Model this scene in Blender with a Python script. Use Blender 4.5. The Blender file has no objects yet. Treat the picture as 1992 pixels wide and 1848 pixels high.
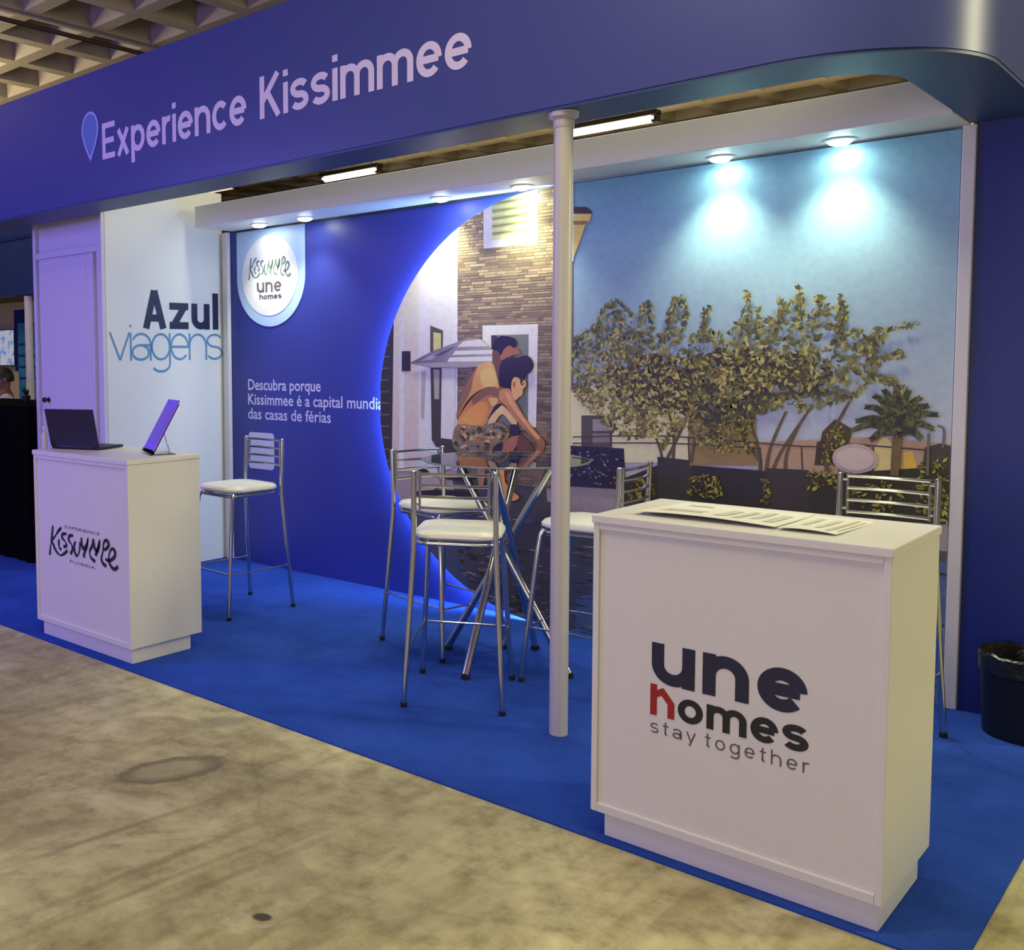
import bpy, bmesh, math, random
from mathutils import Vector, Matrix
PI = math.pi
S = bpy.context.scene
COL = S.collection
rnd = random.Random(7)

# ------------------------------------------------------------------ camera
cam_d = bpy.data.cameras.new('camera')
cam_d.sensor_fit = 'HORIZONTAL'; cam_d.sensor_width = 36.0
cam_d.lens = 1963.146 / 1992 * 36
cam_d.shift_x = (996 - 576.021) / 1992
cam_d.shift_y = (826.048 - 924) / 1992
cam_d.clip_start = 0.05; cam_d.clip_end = 200
cam = bpy.data.objects.new('camera', cam_d); COL.objects.link(cam)
def aim(o, loc, yaw, pit, rol):
    fw = Vector((-math.sin(yaw) * math.cos(pit), math.cos(yaw) * math.cos(pit), math.sin(pit)))
    rt = Vector((math.cos(yaw), math.sin(yaw), 0)); up = rt.cross(fw)
    rt2 = rt * math.cos(rol) + up * math.sin(rol); up2 = up * math.cos(rol) - rt * math.sin(rol)
    m = Matrix((rt2, up2, -fw)).transposed().to_4x4(); m.translation = Vector(loc)
    o.matrix_world = m
aim(cam, (1.5914, -2.8937, 1.5588), 0.7862, -0.0672, -0.0088)
S.camera = cam

# ------------------------------------------------------------------ world, exposure, large lights
S.view_settings.view_transform = 'Standard'; S.view_settings.look = 'None'
S.view_settings.gamma = 1.0; S.view_settings.use_curve_mapping = False
S.view_settings.exposure = 0.0
W = bpy.data.worlds.new('World'); S.world = W; W.use_nodes = True
W.node_tree.nodes['Background'].inputs[0].default_value = (0.66, 0.58, 0.50, 1)
W.node_tree.nodes['Background'].inputs[1].default_value = 0.22
def light(name, kind, loc, target, energy, color, **kw):
    d = bpy.data.lights.new(name, kind); d.energy = energy; d.color = color
    for k, v in kw.items(): setattr(d, k, v)
    o = bpy.data.objects.new(name, d); COL.objects.link(o); o.location = loc
    o.rotation_euler = (Vector(target) - Vector(loc)).to_track_quat('-Z', 'Y').to_euler()
    return o
# warm hall lamps over the aisle and beside the booth, a violet stage wash at the left, added fills for the booth, the ceiling and the fronts
light('hall_lamp_aisle', 'AREA', (0.3, -1.0, 4.35), (0.2, -0.9, 0), 114, (1.0, 0.90, 0.52), shape='RECTANGLE', size=4.0, size_y=0.5)
light('hall_lamp_side', 'AREA', (5.3, 4.2, 4.2), (-0.3, 0.7, 0.9), 320, (1.0, 0.97, 0.60), shape='RECTANGLE', size=0.6, size_y=4.0)
light('booth_fill', 'AREA', (-1.9, 1.70, 4.35), (-1.9, 1.70, 0), 50, (1.0, 1.0, 0.80), shape='RECTANGLE', size=3.0, size_y=0.4)  # added fill through the open top, brightens the side panel and seats
light('hall_lamp_rear', 'AREA', (-4.5, 8.5, 3.9), (-4.5, 8.3, 4.6), 45, (1.0, 0.84, 0.48), shape='RECTANGLE', size=8.0, size_y=1.0)
light('ceiling_fill', 'AREA', (-9.6, 0.4, 3.5), (-9.6, 0.4, 5), 420, (1.0, 0.88, 0.60), shape='RECTANGLE', size=3.0, size_y=0.6)  # unseen uplight added to brighten the ceiling ribs
light('violet_wash', 'AREA', (-5.6, -3.2, 2.6), (-3.6, 0.6, 0.9), 145, (0.22, 0.165, 1.0), shape='RECTANGLE', size=1.6, size_y=1.0)
light('lilac_fill', 'AREA', (1.0, -7.5, 1.5), (0.2, 0.5, 1.7), 98, (0.94, 0.80, 1.0), shape='RECTANGLE', size=5.0, size_y=1.8)  # added lilac fill, low enough to reach the fascia under the header

# ------------------------------------------------------------------ helpers
def tag(o, label=None, cat=None, group=None, kind=None):
    if label: o['label'] = label
    if cat: o['category'] = cat
    if group: o['group'] = group
    if kind: o['kind'] = kind
    return o
def empty(name, loc=(0, 0, 0), rz=0.0, label=None, cat=None, group=None):
    o = bpy.data.objects.new(name, None); COL.objects.link(o)
    o.empty_display_size = 0.1
    o.location = loc; o.rotation_euler = (0, 0, rz)
    return tag(o, label, cat, group)
def s2l(c):
    return tuple(((v / 255) / 12.92 if v / 255 <= 0.04045 else ((v / 255 + 0.055) / 1.055) ** 2.4) for v in c)
MATS = {}
def mat(name, color, rough=0.5, metal=0.0, noise=0.0, scale=8.0, bump=0.0, bscale=60.0, spec=0.5, coat=0.0, emit=None, estr=0.0, alpha=1.0, stretch=None):
    if name in MATS: return MATS[name]
    m = bpy.data.materials.new(name); m.use_nodes = True
    nt = m.node_tree; b = nt.nodes['Principled BSDF']
    b.inputs['Base Color'].default_value = (*color, 1); b.inputs['Roughness'].default_value = rough
    b.inputs['Metallic'].default_value = metal; b.inputs['Specular IOR Level'].default_value = spec
    b.inputs['Coat Weight'].default_value = coat
    tc = nt.nodes.new('ShaderNodeTexCoord')
    src = tc.outputs['Object']
    if stretch:
        mp = nt.nodes.new('ShaderNodeMapping'); mp.inputs['Scale'].default_value = stretch
        nt.links.new(src, mp.inputs[0]); src = mp.outputs[0]
    n = nt.nodes.new('ShaderNodeTexNoise'); n.inputs['Scale'].default_value = scale; n.inputs['Detail'].default_value = 4
    nt.links.new(src, n.inputs['Vector'])
    mx = nt.nodes.new('ShaderNodeMix'); mx.data_type = 'RGBA'
    mx.inputs[6].default_value = (*[c * (1 - noise) for c in color], 1)
    mx.inputs[7].default_value = (*[min(1, c * (1 + noise)) for c in color], 1)
    nt.links.new(n.outputs['Fac'], mx.inputs[0]); nt.links.new(mx.outputs[2], b.inputs['Base Color'])
    if bump > 0:
        n2 = nt.nodes.new('ShaderNodeTexNoise'); n2.inputs['Scale'].default_value = bscale; n2.inputs['Detail'].default_value = 3
        nt.links.new(src, n2.inputs['Vector'])
        bp = nt.nodes.new('ShaderNodeBump'); bp.inputs['Strength'].default_value = bump; bp.inputs['Distance'].default_value = 0.01
        nt.links.new(n2.outputs['Fac'], bp.inputs['Height']); nt.links.new(bp.outputs[0], b.inputs['Normal'])
    if emit:
        b.inputs['Emission Color'].default_value = (*emit, 1); b.inputs['Emission Strength'].default_value = estr
    MATS[name] = m
    return m

class MB:
    def __init__(self): self.v = []; self.f = []; self.c = []
    def add(self, vs, fs):
        o = len(self.v); self.v += [tuple(p) for p in vs]; self.f += [tuple(i + o for i in f) for f in fs]; return self
    def box(self, x0, x1, y0, y1, z0, z1, m=None, bev=0.0):
        if bev > 0:
            b = bev
            pts = []
            bm = bmesh.new(); bmesh.ops.create_cube(bm, size=1)
            for v in bm.verts: v.co = Vector(((x0 + x1) / 2 + v.co.x * (x1 - x0), (y0 + y1) / 2 + v.co.y * (y1 - y0), (z0 + z1) / 2 + v.co.z * (z1 - z0)))
            bmesh.ops.bevel(bm, geom=list(bm.edges), offset=b, segments=2, profile=0.5, affect='EDGES')
            bm.verts.index_update()
            vs = [v.co.copy() for v in bm.verts]; fs = [[v.index for v in f.verts] for f in bm.faces]; bm.free()
        else:
            vs = [Vector(p) for p in ((x0, y0, z0), (x1, y0, z0), (x1, y1, z0), (x0, y1, z0), (x0, y0, z1), (x1, y0, z1), (x1, y1, z1), (x0, y1, z1))]
            fs = [(0, 3, 2, 1), (4, 5, 6, 7), (0, 1, 5, 4), (1, 2, 6, 5), (2, 3, 7, 6), (3, 0, 4, 7)]
        if m: vs = [m @ v for v in vs]
        return self.add(vs, fs)
    def tube(self, pts, r, n=12, cap=True, closed=False):
        pts = [Vector(p) for p in pts]; k = len(pts); rings = []
        rr = r if isinstance(r, (list, tuple)) else [r] * k
        ref = None
        for i, p in enumerate(pts):
            if closed: t = pts[(i + 1) % k] - pts[i - 1]
            else: t = pts[min(i + 1, k - 1)] - pts[max(i - 1, 0)]
            t.normalize()
            if ref is None:
                ref = Vector((0, 0, 1)) if abs(t.z) < 0.9 else Vector((1, 0, 0))
            a = (ref - t * ref.dot(t)).normalized(); b = t.cross(a); ref = a
            rings.append([p + (a * math.cos(2 * PI * j / n) + b * math.sin(2 * PI * j / n)) * rr[i] for j in range(n)])
        vs = [q for R in rings for q in R]; fs = []
        for i in range(k if closed else k - 1):
            i2 = (i + 1) % k
            for j in range(n):
                j2 = (j + 1) % n; fs.append((i * n + j, i * n + j2, i2 * n + j2, i2 * n + j))
        if cap and not closed:
            fs.append(tuple(reversed(range(n)))); fs.append(tuple((k - 1) * n + j for j in range(n)))
        return self.add(vs, fs)
    def lathe(self, prof, n=32, m=None, cx=0, cy=0):
        vs = []; fs = []
        for (r, z) in prof:
            for j in range(n): vs.append(Vector((cx + r * math.cos(2 * PI * j / n), cy + r * math.sin(2 * PI * j / n), z)))
        for i in range(len(prof) - 1):
            for j in range(n):
                j2 = (j + 1) % n; fs.append((i * n + j, i * n + j2, (i + 1) * n + j2, (i + 1) * n + j))
        fs.append(tuple(reversed(range(n)))); fs.append(tuple((len(prof) - 1) * n + j for j in range(n)))
        if m: vs = [m @ v for v in vs]
        return self.add(vs, fs)
    def prism(self, poly, a0, a1, axis='y'):
        """polygon (two coordinates) pushed along an axis from a0 to a1"""
        n = len(poly)
        def P(p, a): return {'y': (p[0], a, p[1]), 'x': (a, p[0], p[1]), 'z': (p[0], p[1], a)}[axis]
        vs = [P(p, a0) for p in poly] + [P(p, a1) for p in poly]
        fs = [tuple(range(n)), tuple(reversed(range(n, 2 * n)))] + [(i, i + n, (i + 1) % n + n, (i + 1) % n) for i in range(n)]
        return self.add(vs, fs)
    def build(self, name, m, parent=None, smooth=False, fixn=True, label=None):
        me = bpy.data.meshes.new(name); me.from_pydata([tuple(v) for v in self.v], [], self.f)
        if fixn:
            bm = bmesh.new(); bm.from_mesh(me); bmesh.ops.recalc_face_normals(bm, faces=bm.faces); bm.to_mesh(me); bm.free()
        me.materials.append(m)
        if smooth:
            for p in me.polygons: p.use_smooth = True
            try: me.set_sharp_from_angle(angle=math.radians(40))
            except Exception: pass
        o = bpy.data.objects.new(name, me); COL.objects.link(o)
        if parent: o.parent = parent
        if label: o['label'] = label
        return o
def copy_tree(o, parent=None):
    c = o.copy(); COL.objects.link(c); c.parent = parent
    for ch in list(o.children): copy_tree(ch, c)
    return c

# ---- stroke lettering: every glyph is a set of centre lines given a width -------------
def arc(cx, cy, rx, ry, a0, a1, n=18):
    return [(cx + rx * math.cos(math.radians(a0 + (a1 - a0) * i / n)), cy + ry * math.sin(math.radians(a0 + (a1 - a0) * i / n))) for i in range(n + 1)]
def glyph(ch, w, W=0.92, asc=1.38):
    h = w / 2; ry = (1 - w) / 2; rx = (W - w) / 2; ar = min(rx, 0.46)
    if ch == 'o': return [arc(W / 2, .5, rx, ry, 0, 360, 32)], W
    if ch == 'e': return [arc(W / 2, .5, rx, ry, 0, 318, 30), [(h, .5), (W - h, .5)]], W
    if ch == 'c': return [arc(W / 2, .5, rx, ry, 42, 318, 26)], W * .94
    if ch in 'nhr':
        top = asc if ch == 'h' else 1.0
        if ch == 'r': return [[(h, 0), (h, 1)], arc(h + rx * .95, 1 - h - ar, rx * .95, ar, 180, 75, 12)], h + rx * 1.25
        return [[(h, 0), (h, top)], arc(W / 2, 1 - h - ar, rx, ar, 180, 0) + [(W - h, 0)]], W
    if ch == 'u': return [[(W - h, 1), (W - h, 0)], [(h, 1)] + arc(W / 2, h + ar, rx, ar, 180, 360)], W
    if ch == 'm':
        q = (W * 1.52 - w) / 4; a2 = min(q, .46)
        return [[(h, 0), (h, 1)], arc(h + q, 1 - h - a2, q, a2, 180, 0) + [(h + 2 * q, 0)], arc(h + 3 * q, 1 - h - a2, q, a2, 180, 0) + [(h + 4 * q, 0)]], 4 * q + w
    if ch == 'i': return [[(h, 0), (h, 1)], [(h, asc - w * .95), (h, asc)]], w
    if ch == 'l': return [[(h, 0), (h, asc)]], w
    if ch == 't': return [[(W * .28, 1.32), (W * .28, h + .12)] + arc(W * .28 + .16, h + .14, .16, .14, 180, 285, 8), [(0, 1 - h), (W * .6, 1 - h)]], W * .6
    if ch == 's':
        r2 = (1 - w) / 4; rx2 = rx * .88; c = rx2 + h
        return [arc(c, 1 - h - r2, rx2, r2, 28, 270, 20) + arc(c, h + r2, rx2, r2, 90, -152, 20)], 2 * c
    if ch == 'a':
        return [[(W - h, 0), (W - h, 1 - h - ar * .85)], arc(W / 2, 1 - h - ar * .85, rx, ar * .85, 0, 158, 16), arc(W * .46, .30, W * .46 - h, .30 - h, 0, 360, 24), [(W * .5, .60 - h), (W - h, .60 - h)]], W
    if ch == 'g':
        return [arc(W / 2, .5, rx, ry, 0, 360, 30), [(W - h, 1), (W - h, -.12)], arc(W / 2, -.12, rx, .30 - h * .6, 0, -150, 16)], W
    if ch in 'pbdq':
        st = {'p': [(h, 1), (h, -.38)], 'b': [(h, 0), (h, asc)], 'd': [(W - h, 0), (W - h, asc)], 'q': [(W - h, 1), (W - h, -.38)]}[ch]
        return [st, arc(W / 2, .5, rx, ry, 0, 360, 30)], W
    if ch == 'v': return [[(h * .8, 1), (W / 2, h * .6)], [(W - h * .8, 1), (W / 2, h * .6)]], W
    if ch == 'y': return [[(h * .8, 1), (W / 2, h * .2)], [(W - h * .8, 1), (W * .34, -.38)]], W
    if ch == 'x': return [[(h * 1.2, 1), (W - h * 1.2, 0)], [(W - h * 1.2, 1), (h * 1.2, 0)]], W
    if ch == 'z': return [[(0, 1 - h), (W, 1 - h)], [(W - h * 1.3, 1 - h), (h * 1.3, h)], [(0, h), (W, h)]], W
    if ch == 'E': return [[(h, 0), (h, asc)], [(0, asc - h), (W, asc - h)], [(0, asc / 2), (W * .92, asc / 2)], [(0, h), (W, h)]], W
    if ch == 'K': return [[(h, 0), (h, asc)], [(h, asc * .38), (W * 1.08 - h, asc)], [(W * .42, asc * .58), (W * 1.12 - h, 0)]], W * 1.12
    if ch == 'A': return [[(h, 0), (W * .6, asc)], [(W * 1.2 - h, 0), (W * .6, asc)], [(W * .26, asc * .28), (W * .94, asc * .28)]], W * 1.2
    if ch == 'H':  # the house-shaped h of the logo
        return [[(h, 0), (h, 1.32)], [(h, .86), (W * .5, 1.06), (W - h, .62), (W - h, 0)]], W
    return [], W * .55
def stroke_mesh(mb, line, w, place, closed=False):
    """line: 2-D centre line; place(u, v) -> 3-D"""
    n = len(line); L = []
    cl = n > 3 and (Vector(line[0]) - Vector(line[-1])).length < 1e-6
    for i in range(n):
        p = Vector(line[i])
        if cl: a = Vector(line[i - 1 if i > 0 else n - 2]); b = Vector(line[i + 1 if i < n - 1 else 1])
        else: a = Vector(line[max(i - 1, 0)]); b = Vector(line[min(i + 1, n - 1)])
        d1 = (p - a); d2 = (b - p)
        if d1.length < 1e-9: d1 = d2
        if d2.length < 1e-9: d2 = d1
        d1 = d1.normalized(); d2 = d2.normalized()
        t = (d1 + d2); t = t.normalized() if t.length > 1e-6 else d1
        nn = Vector((-t.y, t.x)); k = max(.45, nn.dot(Vector((-d1.y, d1.x))))
        ww = w[i] if isinstance(w, (list, tuple)) else w
        L.append((p + nn * ww / 2 / k, p - nn * ww / 2 / k))
    vs = []; fs = []
    for a, b in L: vs += [place(a.x, a.y), place(b.x, b.y)]
    for i in range(n - 1): fs.append((2 * i, 2 * i + 1, 2 * i + 3, 2 * i + 2))
    mb.add(vs, fs)
def text_strokes(text, w, gap, W=.92, asc=1.38):
    out = []; x = 0
    for ch in text:
        if ch == ' ': x += .42; continue
        g, adv = glyph(ch, w, W, asc)
        out.append((ch, [[(px + x, py) for px, py in ln] for ln in g])); x += adv + gap
    return out, x - gap
def outward(mb, place, start=0):
    """turn every flat face towards the side the print is read from"""
    o = Vector(place(0, 0)); nrm = (Vector(place(1, 0)) - o).cross(Vector(place(0, 1)) - o).normalized()
    for i in range(start, len(mb.f)):
        f_ = mb.f[i]; a, b_, c_ = (Vector(mb.v[k]) for k in f_[:3])
        nn = (b_ - a).cross(c_ - a)
        if len(f_) > 3 and nn.length < 1e-12: nn = (c_ - a).cross(Vector(mb.v[f_[3]]) - a)
        if nn.dot(nrm) < 0: mb.f[i] = tuple(reversed(f_))
    return nrm
def lettering(name, text, m, parent, place, u0, u1, v0, xh, w=.22, gap=.10, W=.92, asc=1.38, only=None):
    """one flat part per letter, from u0 to u1 with baseline v0 and x-height xh; place(u, v) -> 3-D"""
    gs, total = text_strokes(text, w, gap, W, asc); sx = (u1 - u0) / total
    for k, (ch, lines) in enumerate(gs):
        if only is not None and k not in only: continue
        mb = MB()
        for q, ln in enumerate(lines):
            n0 = len(mb.v); f0 = len(mb.f)
            stroke_mesh(mb, ln, w, lambda a, b: (a, b, 0))
            for i in range(n0, len(mb.v)):
                a, b, _ = mb.v[i]; mb.v[i] = tuple(place(u0 + a * sx, v0 + b * xh))
            nrm = outward(mb, place, f0)
            for i in range(n0, len(mb.v)): mb.v[i] = tuple(Vector(mb.v[i]) + nrm * .0003 * q)
        mb.build(name, m, parent, fixn=False)
def font_text(name, body, m, parent, place, u0, u1, v0, cap, off=0.0):
    c = bpy.data.curves.new('tmp_text', 'FONT'); c.body = body; c.offset = off; c.resolution_u = 3
    o = bpy.data.objects.new('tmp_text', c); COL.objects.link(o)
    dg = bpy.context.evaluated_depsgraph_get(); me = o.evaluated_get(dg).to_mesh()
    vs = [v.co.copy() for v in me.vertices]; fs = [tuple(p.vertices) for p in me.polygons]
    o.to_mesh_clear(); bpy.data.objects.remove(o); bpy.data.curves.remove(c)
    x0 = min(v.x for v in vs); x1 = max(v.x for v in vs)
    mb = MB(); mb.add([place(u0 + (v.x - x0) / (x1 - x0) * (u1 - u0), v0 + v.y * cap / .68) for v in vs], fs); outward(mb, place)
    o = mb.build(name, m, parent, fixn=False); o['kind'] = 'stuff'; return o
def smooth_line(pts, n=5):
    P = [Vector(p) for p in pts]; out = []
    for i in range(len(P) - 1):
        p0 = P[max(i - 1, 0)]; p1 = P[i]; p2 = P[i + 1]; p3 = P[min(i + 2, len(P) - 1)]
        for k in range(n):
            t = k / n
            out.append(.5 * ((2 * p1) + (p2 - p0) * t + (2 * p0 - 5 * p1 + 4 * p2 - p3) * t * t + (3 * p1 - p0 - 3 * p2 + p3) * t ** 3))
    out.append(P[-1]); return [tuple(q) for q in out]
def rounded(x0, x1, y0, y1, r, n=6):
    out = []
    for cx, cy, a in ((x1 - r, y1 - r, 0), (x0 + r, y1 - r, 90), (x0 + r, y0 + r, 180), (x1 - r, y0 + r, 270)):
        out += [(cx + r * math.cos(math.radians(a + 90 * i / n)), cy + r * math.sin(math.radians(a + 90 * i / n))) for i in range(n + 1)]
    return out

# ------------------------------------------------------------------ materials
M_white = mat('white_laminate', (.72, .70, .68), .38, noise=.02, scale=5)
M_panel = mat('white_wall_panel', (.80, .80, .77), .45, noise=.015, scale=3)
M_lilac = mat('pale_closet_panel', (.66, .62, .70), .42, noise=.02, scale=3)
M_alu = mat('white_aluminium', (.74, .72, .70), .32, noise=.02, scale=20)
M_pole = mat('pole_white', (.52, .49, .49), .32, noise=.02, scale=20)
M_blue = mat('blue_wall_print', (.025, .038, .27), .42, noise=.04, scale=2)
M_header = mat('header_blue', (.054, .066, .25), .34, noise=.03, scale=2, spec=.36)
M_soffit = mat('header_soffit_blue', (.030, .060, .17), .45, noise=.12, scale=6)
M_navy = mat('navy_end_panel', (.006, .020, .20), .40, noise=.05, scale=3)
M_chrome = mat('chrome_tube', (.62, .62, .62), .16, 1.0, noise=.03, scale=30)
M_seat = mat('white_vinyl', (.80, .80, .72), .35, noise=.03, scale=12)
M_black = mat('black_plastic', (.006, .006, .006), .45, noise=.2, scale=10)
M_bag = mat('black_bag_film', (.012, .012, .012), .22, noise=.3, scale=30, bump=.5, bscale=40)
M_drape = mat('black_drape', (.0015, .0015, .002), .95, noise=.2, scale=20, spec=.05)
M_ink = mat('navy_ink', (.012, .014, .045), .45, noise=.1, scale=20)
M_black_ink = mat('black_ink', (.010, .010, .014), .45, noise=.1, scale=20)
M_red = mat('red_ink', (.33, .012, .015), .45, noise=.1, scale=20)
M_grey_ink = mat('grey_ink', (.10, .08, .10), .5, noise=.1, scale=20)
M_letter = mat('header_lettering', (.66, .58, .78), .40, noise=.03, scale=10)
M_txt = mat('wall_lettering', (.62, .62, .80), .40, noise=.03, scale=10)
M_azul = mat('azul_navy', (.016, .022, .065), .45, noise=.1, scale=20)
M_viag = mat('viagens_blue', (.13, .30, .48), .45, noise=.06, scale=20)
M_badge = mat('badge_pale_blue', (.42, .62, .82), .42, noise=.03, scale=6)
M_badgew = mat('badge_white', (.78, .80, .78), .42, noise=.02, scale=6)
M_sage = mat('sage_ink', (.12, .20, .17), .5, noise=.2, scale=30)
M_paper = mat('paper', (.80, .80, .74), .6, noise=.02, scale=10)
M_print = mat('paper_print', (.58, .58, .53), .6, noise=.4, scale=60)
M_rubber = mat('black_rubber', (.010, .010, .010), .7, noise=.1, scale=20)
M_card = mat('violet_card', (.26, .14, .92), .6, noise=.1, scale=8)
M_card2 = mat('violet_card_light', (.26, .18, .75), .35, noise=.1, scale=8)
M_lap = mat('laptop_shell', (.014, .011, .036), .45, noise=.05, scale=8)
M_lens = mat('downlight_lens', (.9, .9, .9), .3, emit=(.86, .97, 1.0), estr=20)
M_tubelight = mat('fluorescent_tube', (.9, .9, .8), .3, emit=(1.0, .90, .62), estr=7)
M_tubedim = mat('fluorescent_tube_dim', (.9, .8, .6), .3, emit=(1.0, .80, .55), estr=1.0)
M_led = mat('blue_led_strip', (.8, .85, 1.0), .3, emit=(.28, .52, 1.0), estr=55)
M_dark = mat('dark_metal', (.03, .025, .02), .5, .4, noise=.2, scale=8)
M_pipe = mat('rusty_pipe', (.045, .022, .016), .6, noise=.3, scale=20)

def glass(name, tint, rough=0.02, base=0.06):
    m = bpy.data.materials.new(name); m.use_nodes = True; nt = m.node_tree; nt.nodes.clear()
    out = nt.nodes.new('ShaderNodeOutputMaterial'); tr = nt.nodes.new('ShaderNodeBsdfTransparent'); gl = nt.nodes.new('ShaderNodeBsdfGlossy')
    tr.inputs[0].default_value = (*tint, 1); gl.inputs['Roughness'].default_value = rough
    lw = nt.nodes.new('ShaderNodeFresnel'); lw.inputs[0].default_value = 1.45
    mx = nt.nodes.new('ShaderNodeMixShader')
    nt.links.new(lw.outputs[0], mx.inputs[0]); nt.links.new(tr.outputs[0], mx.inputs[1]); nt.links.new(gl.outputs[0], mx.inputs[2])
    nt.links.new(mx.outputs[0], out.inputs[0]); return m
M_glass = glass('table_glass', (.80, .82, .80))
M_glassedge = mat('glass_edge', (.20, .26, .22), .12, noise=.05, scale=10)
M_acrylic = glass('clear_acrylic', (.93, .94, .95))

def concrete():
    m = bpy.data.materials.new('aisle_concrete'); m.use_nodes = True; nt = m.node_tree; b = nt.nodes['Principled BSDF']
    N = lambda t: nt.nodes.new(t); L = nt.links.new
    tc = N('ShaderNodeTexCoord'); P = tc.outputs['Object']
    def noise(scale, detail=6, rough=.6, vec=None, dist=0):
        n = N('ShaderNodeTexNoise'); n.inputs['Scale'].default_value = scale; n.inputs['Detail'].default_value = detail
        n.inputs['Roughness'].default_value = rough; n.inputs['Distortion'].default_value = dist; L(vec or P, n.inputs['Vector']); return n.outputs['Fac']
    def ramp(f, stops):
        r = N('ShaderNodeValToRGB'); e = r.color_ramp.elements
        e[0].position, e[0].color = stops[0][0], (*stops[0][1], 1); e[1].position, e[1].color = stops[-1][0], (*stops[-1][1], 1)
        for p, c in stops[1:-1]: q = e.new(p); q.color = (*c, 1)
        L(f, r.inputs[0]); return r.outputs[0]
    def mix(f, a, bcol, mode='MIX'):
        x = N('ShaderNodeMix'); x.data_type = 'RGBA'; x.blend_type = mode
        if isinstance(f, float): x.inputs[0].default_value = f
        else: L(f, x.inputs[0])
        for s, v in ((6, a), (7, bcol)):
            if isinstance(v, tuple): x.inputs[s].default_value = (*v, 1)
            else: L(v, x.inputs[s])
        return x.outputs[2]
    base = ramp(noise(1.1, 8, .65), [(.30, (.355, .312, .172)), (.5, (.48, .438, .255)), (.72, (.605, .565, .345))])
    fine = ramp(noise(9, 10, .75), [(.32, (.62, .60, .57)), (.5, (.98, .98, .98)), (.68, (1.22, 1.22, 1.22))])
    c = mix(1.0, base, fine, 'MULTIPLY')
    # trowel and wheel streaks running along the aisle
    mp = N('ShaderNodeMapping'); mp.inputs['Rotation'].default_value = (0, 0, math.radians(-4)); mp.inputs['Scale'].default_value = (9, .8, 1); L(P, mp.inputs[0])
    st = ramp(noise(1.3, 5, .6, mp.outputs[0], .4), [(.36, (.62, .58, .52)), (.52, (1, 1, 1))])
    c = mix(.45, c, mix(1.0, c, st, 'MULTIPLY'))
    # hairline cracks and old joints
    wv = N('ShaderNodeMix'); wv.data_type = 'RGBA'; wv.inputs[0].default_value = .10
    nzc = N('ShaderNodeTexNoise'); nzc.inputs['Scale'].default_value = 3; nzc.inputs['Detail'].default_value = 6; L(P, nzc.inputs['Vector'])
    L(P, wv.inputs[6]); L(nzc.outputs['Color'], wv.inputs[7])
    vo = N('ShaderNodeTexVoronoi'); vo.feature = 'DISTANCE_TO_EDGE'; vo.inputs['Scale'].default_value = .75; L(wv.outputs[2], vo.inputs['Vector'])
    cr = ramp(vo.outputs['Distance'], [(.0, (.72, .69, .64)), (.010, (1, 1, 1))])
    c = mix(.45, c, mix(1.0, c, cr, 'MULTIPLY'))
    blot = ramp(noise(.55, 6, .62, None, .5), [(.38, (.74, .71, .68)), (.60, (1.06, 1.06, 1.04))])
    c = mix(1.0, c, blot, 'MULTIPLY')
    # pale worn skin and dark stains
    pale = ramp(noise(2.6, 7, .7, None, .8), [(.56, (0, 0, 0)), (.68, (1, 1, 1))])
    c = mix(mix(1.0, pale, (.6, .6, .6), 'MULTIPLY'), c, (.66, .60, .40))
    stain = ramp(noise(1.9, 9, .75, None, 1.2), [(.26, (1, 1, 1)), (.36, (0, 0, 0))])
    c = mix(mix(1.0, stain, (.7, .7, .7), 'MULTIPLY'), c, (.17, .14, .085))
    # a few named marks: a ring-shaped scuff, an oily spot, a patched slab
    def spot(x, y, rx, ry, rot, inner, outer, col, k, c, wob=.25):
        m1 = N('ShaderNodeMapping'); m1.vector_type = 'TEXTURE'; m1.inputs['Location'].default_value = (x, y, 0)
        m1.inputs['Rotation'].default_value = (0, 0, rot); m1.inputs['Scale'].default_value = (rx, ry, 1); L(P, m1.inputs[0])
        ln = N('ShaderNodeVectorMath'); ln.operation = 'LENGTH'; L(m1.outputs[0], ln.inputs[0])
        ad = N('ShaderNodeMath'); ad.operation = 'MULTIPLY_ADD'; L(noise(16, 6, .7), ad.inputs[0]); ad.inputs[1].default_value = wob * 2; L(ln.outputs['Value'], ad.inputs[2])
        off = wob
        stops = [(max(0, (inner[0] + off) / 3), (0, 0, 0)), ((inner[1] + off) / 3, (k, k, k)), ((outer[0] + off) / 3, (k, k, k)), ((outer[1] + off) / 3, (0, 0, 0))]
        sc = N('ShaderNodeMath'); sc.operation = 'DIVIDE'; sc.inputs[1].default_value = 3; L(ad.outputs[0], sc.inputs[0])
        return mix(ramp(sc.outputs[0], stops), c, col)
    for a in SPOTS: c = spot(*a[:9], c, a[9])
    L(c, b.inputs['Base Color']); b.inputs['Roughness'].default_value = .62; b.inputs['Specular IOR Level'].default_value = .35
    bp = N('ShaderNodeBump'); bp.inputs['Strength'].default_value = .25; bp.inputs['Distance'].default_value = .004
    L(noise(22, 8, .7), bp.inputs['Height']); L(bp.outputs[0], b.inputs['Normal'])
    return m
_a = [(-1.395, -0.601), (-1.332, -0.494), (-1.395, -0.749), (-0.407, -1.050), (-0.408, -1.019), (-0.523, -0.835), (-0.590, -0.630), (-0.466, -0.923), (-1.642, -0.151), (-1.593, -0.062), (-1.292, -1.160), (-1.106, -1.200)]
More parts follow.
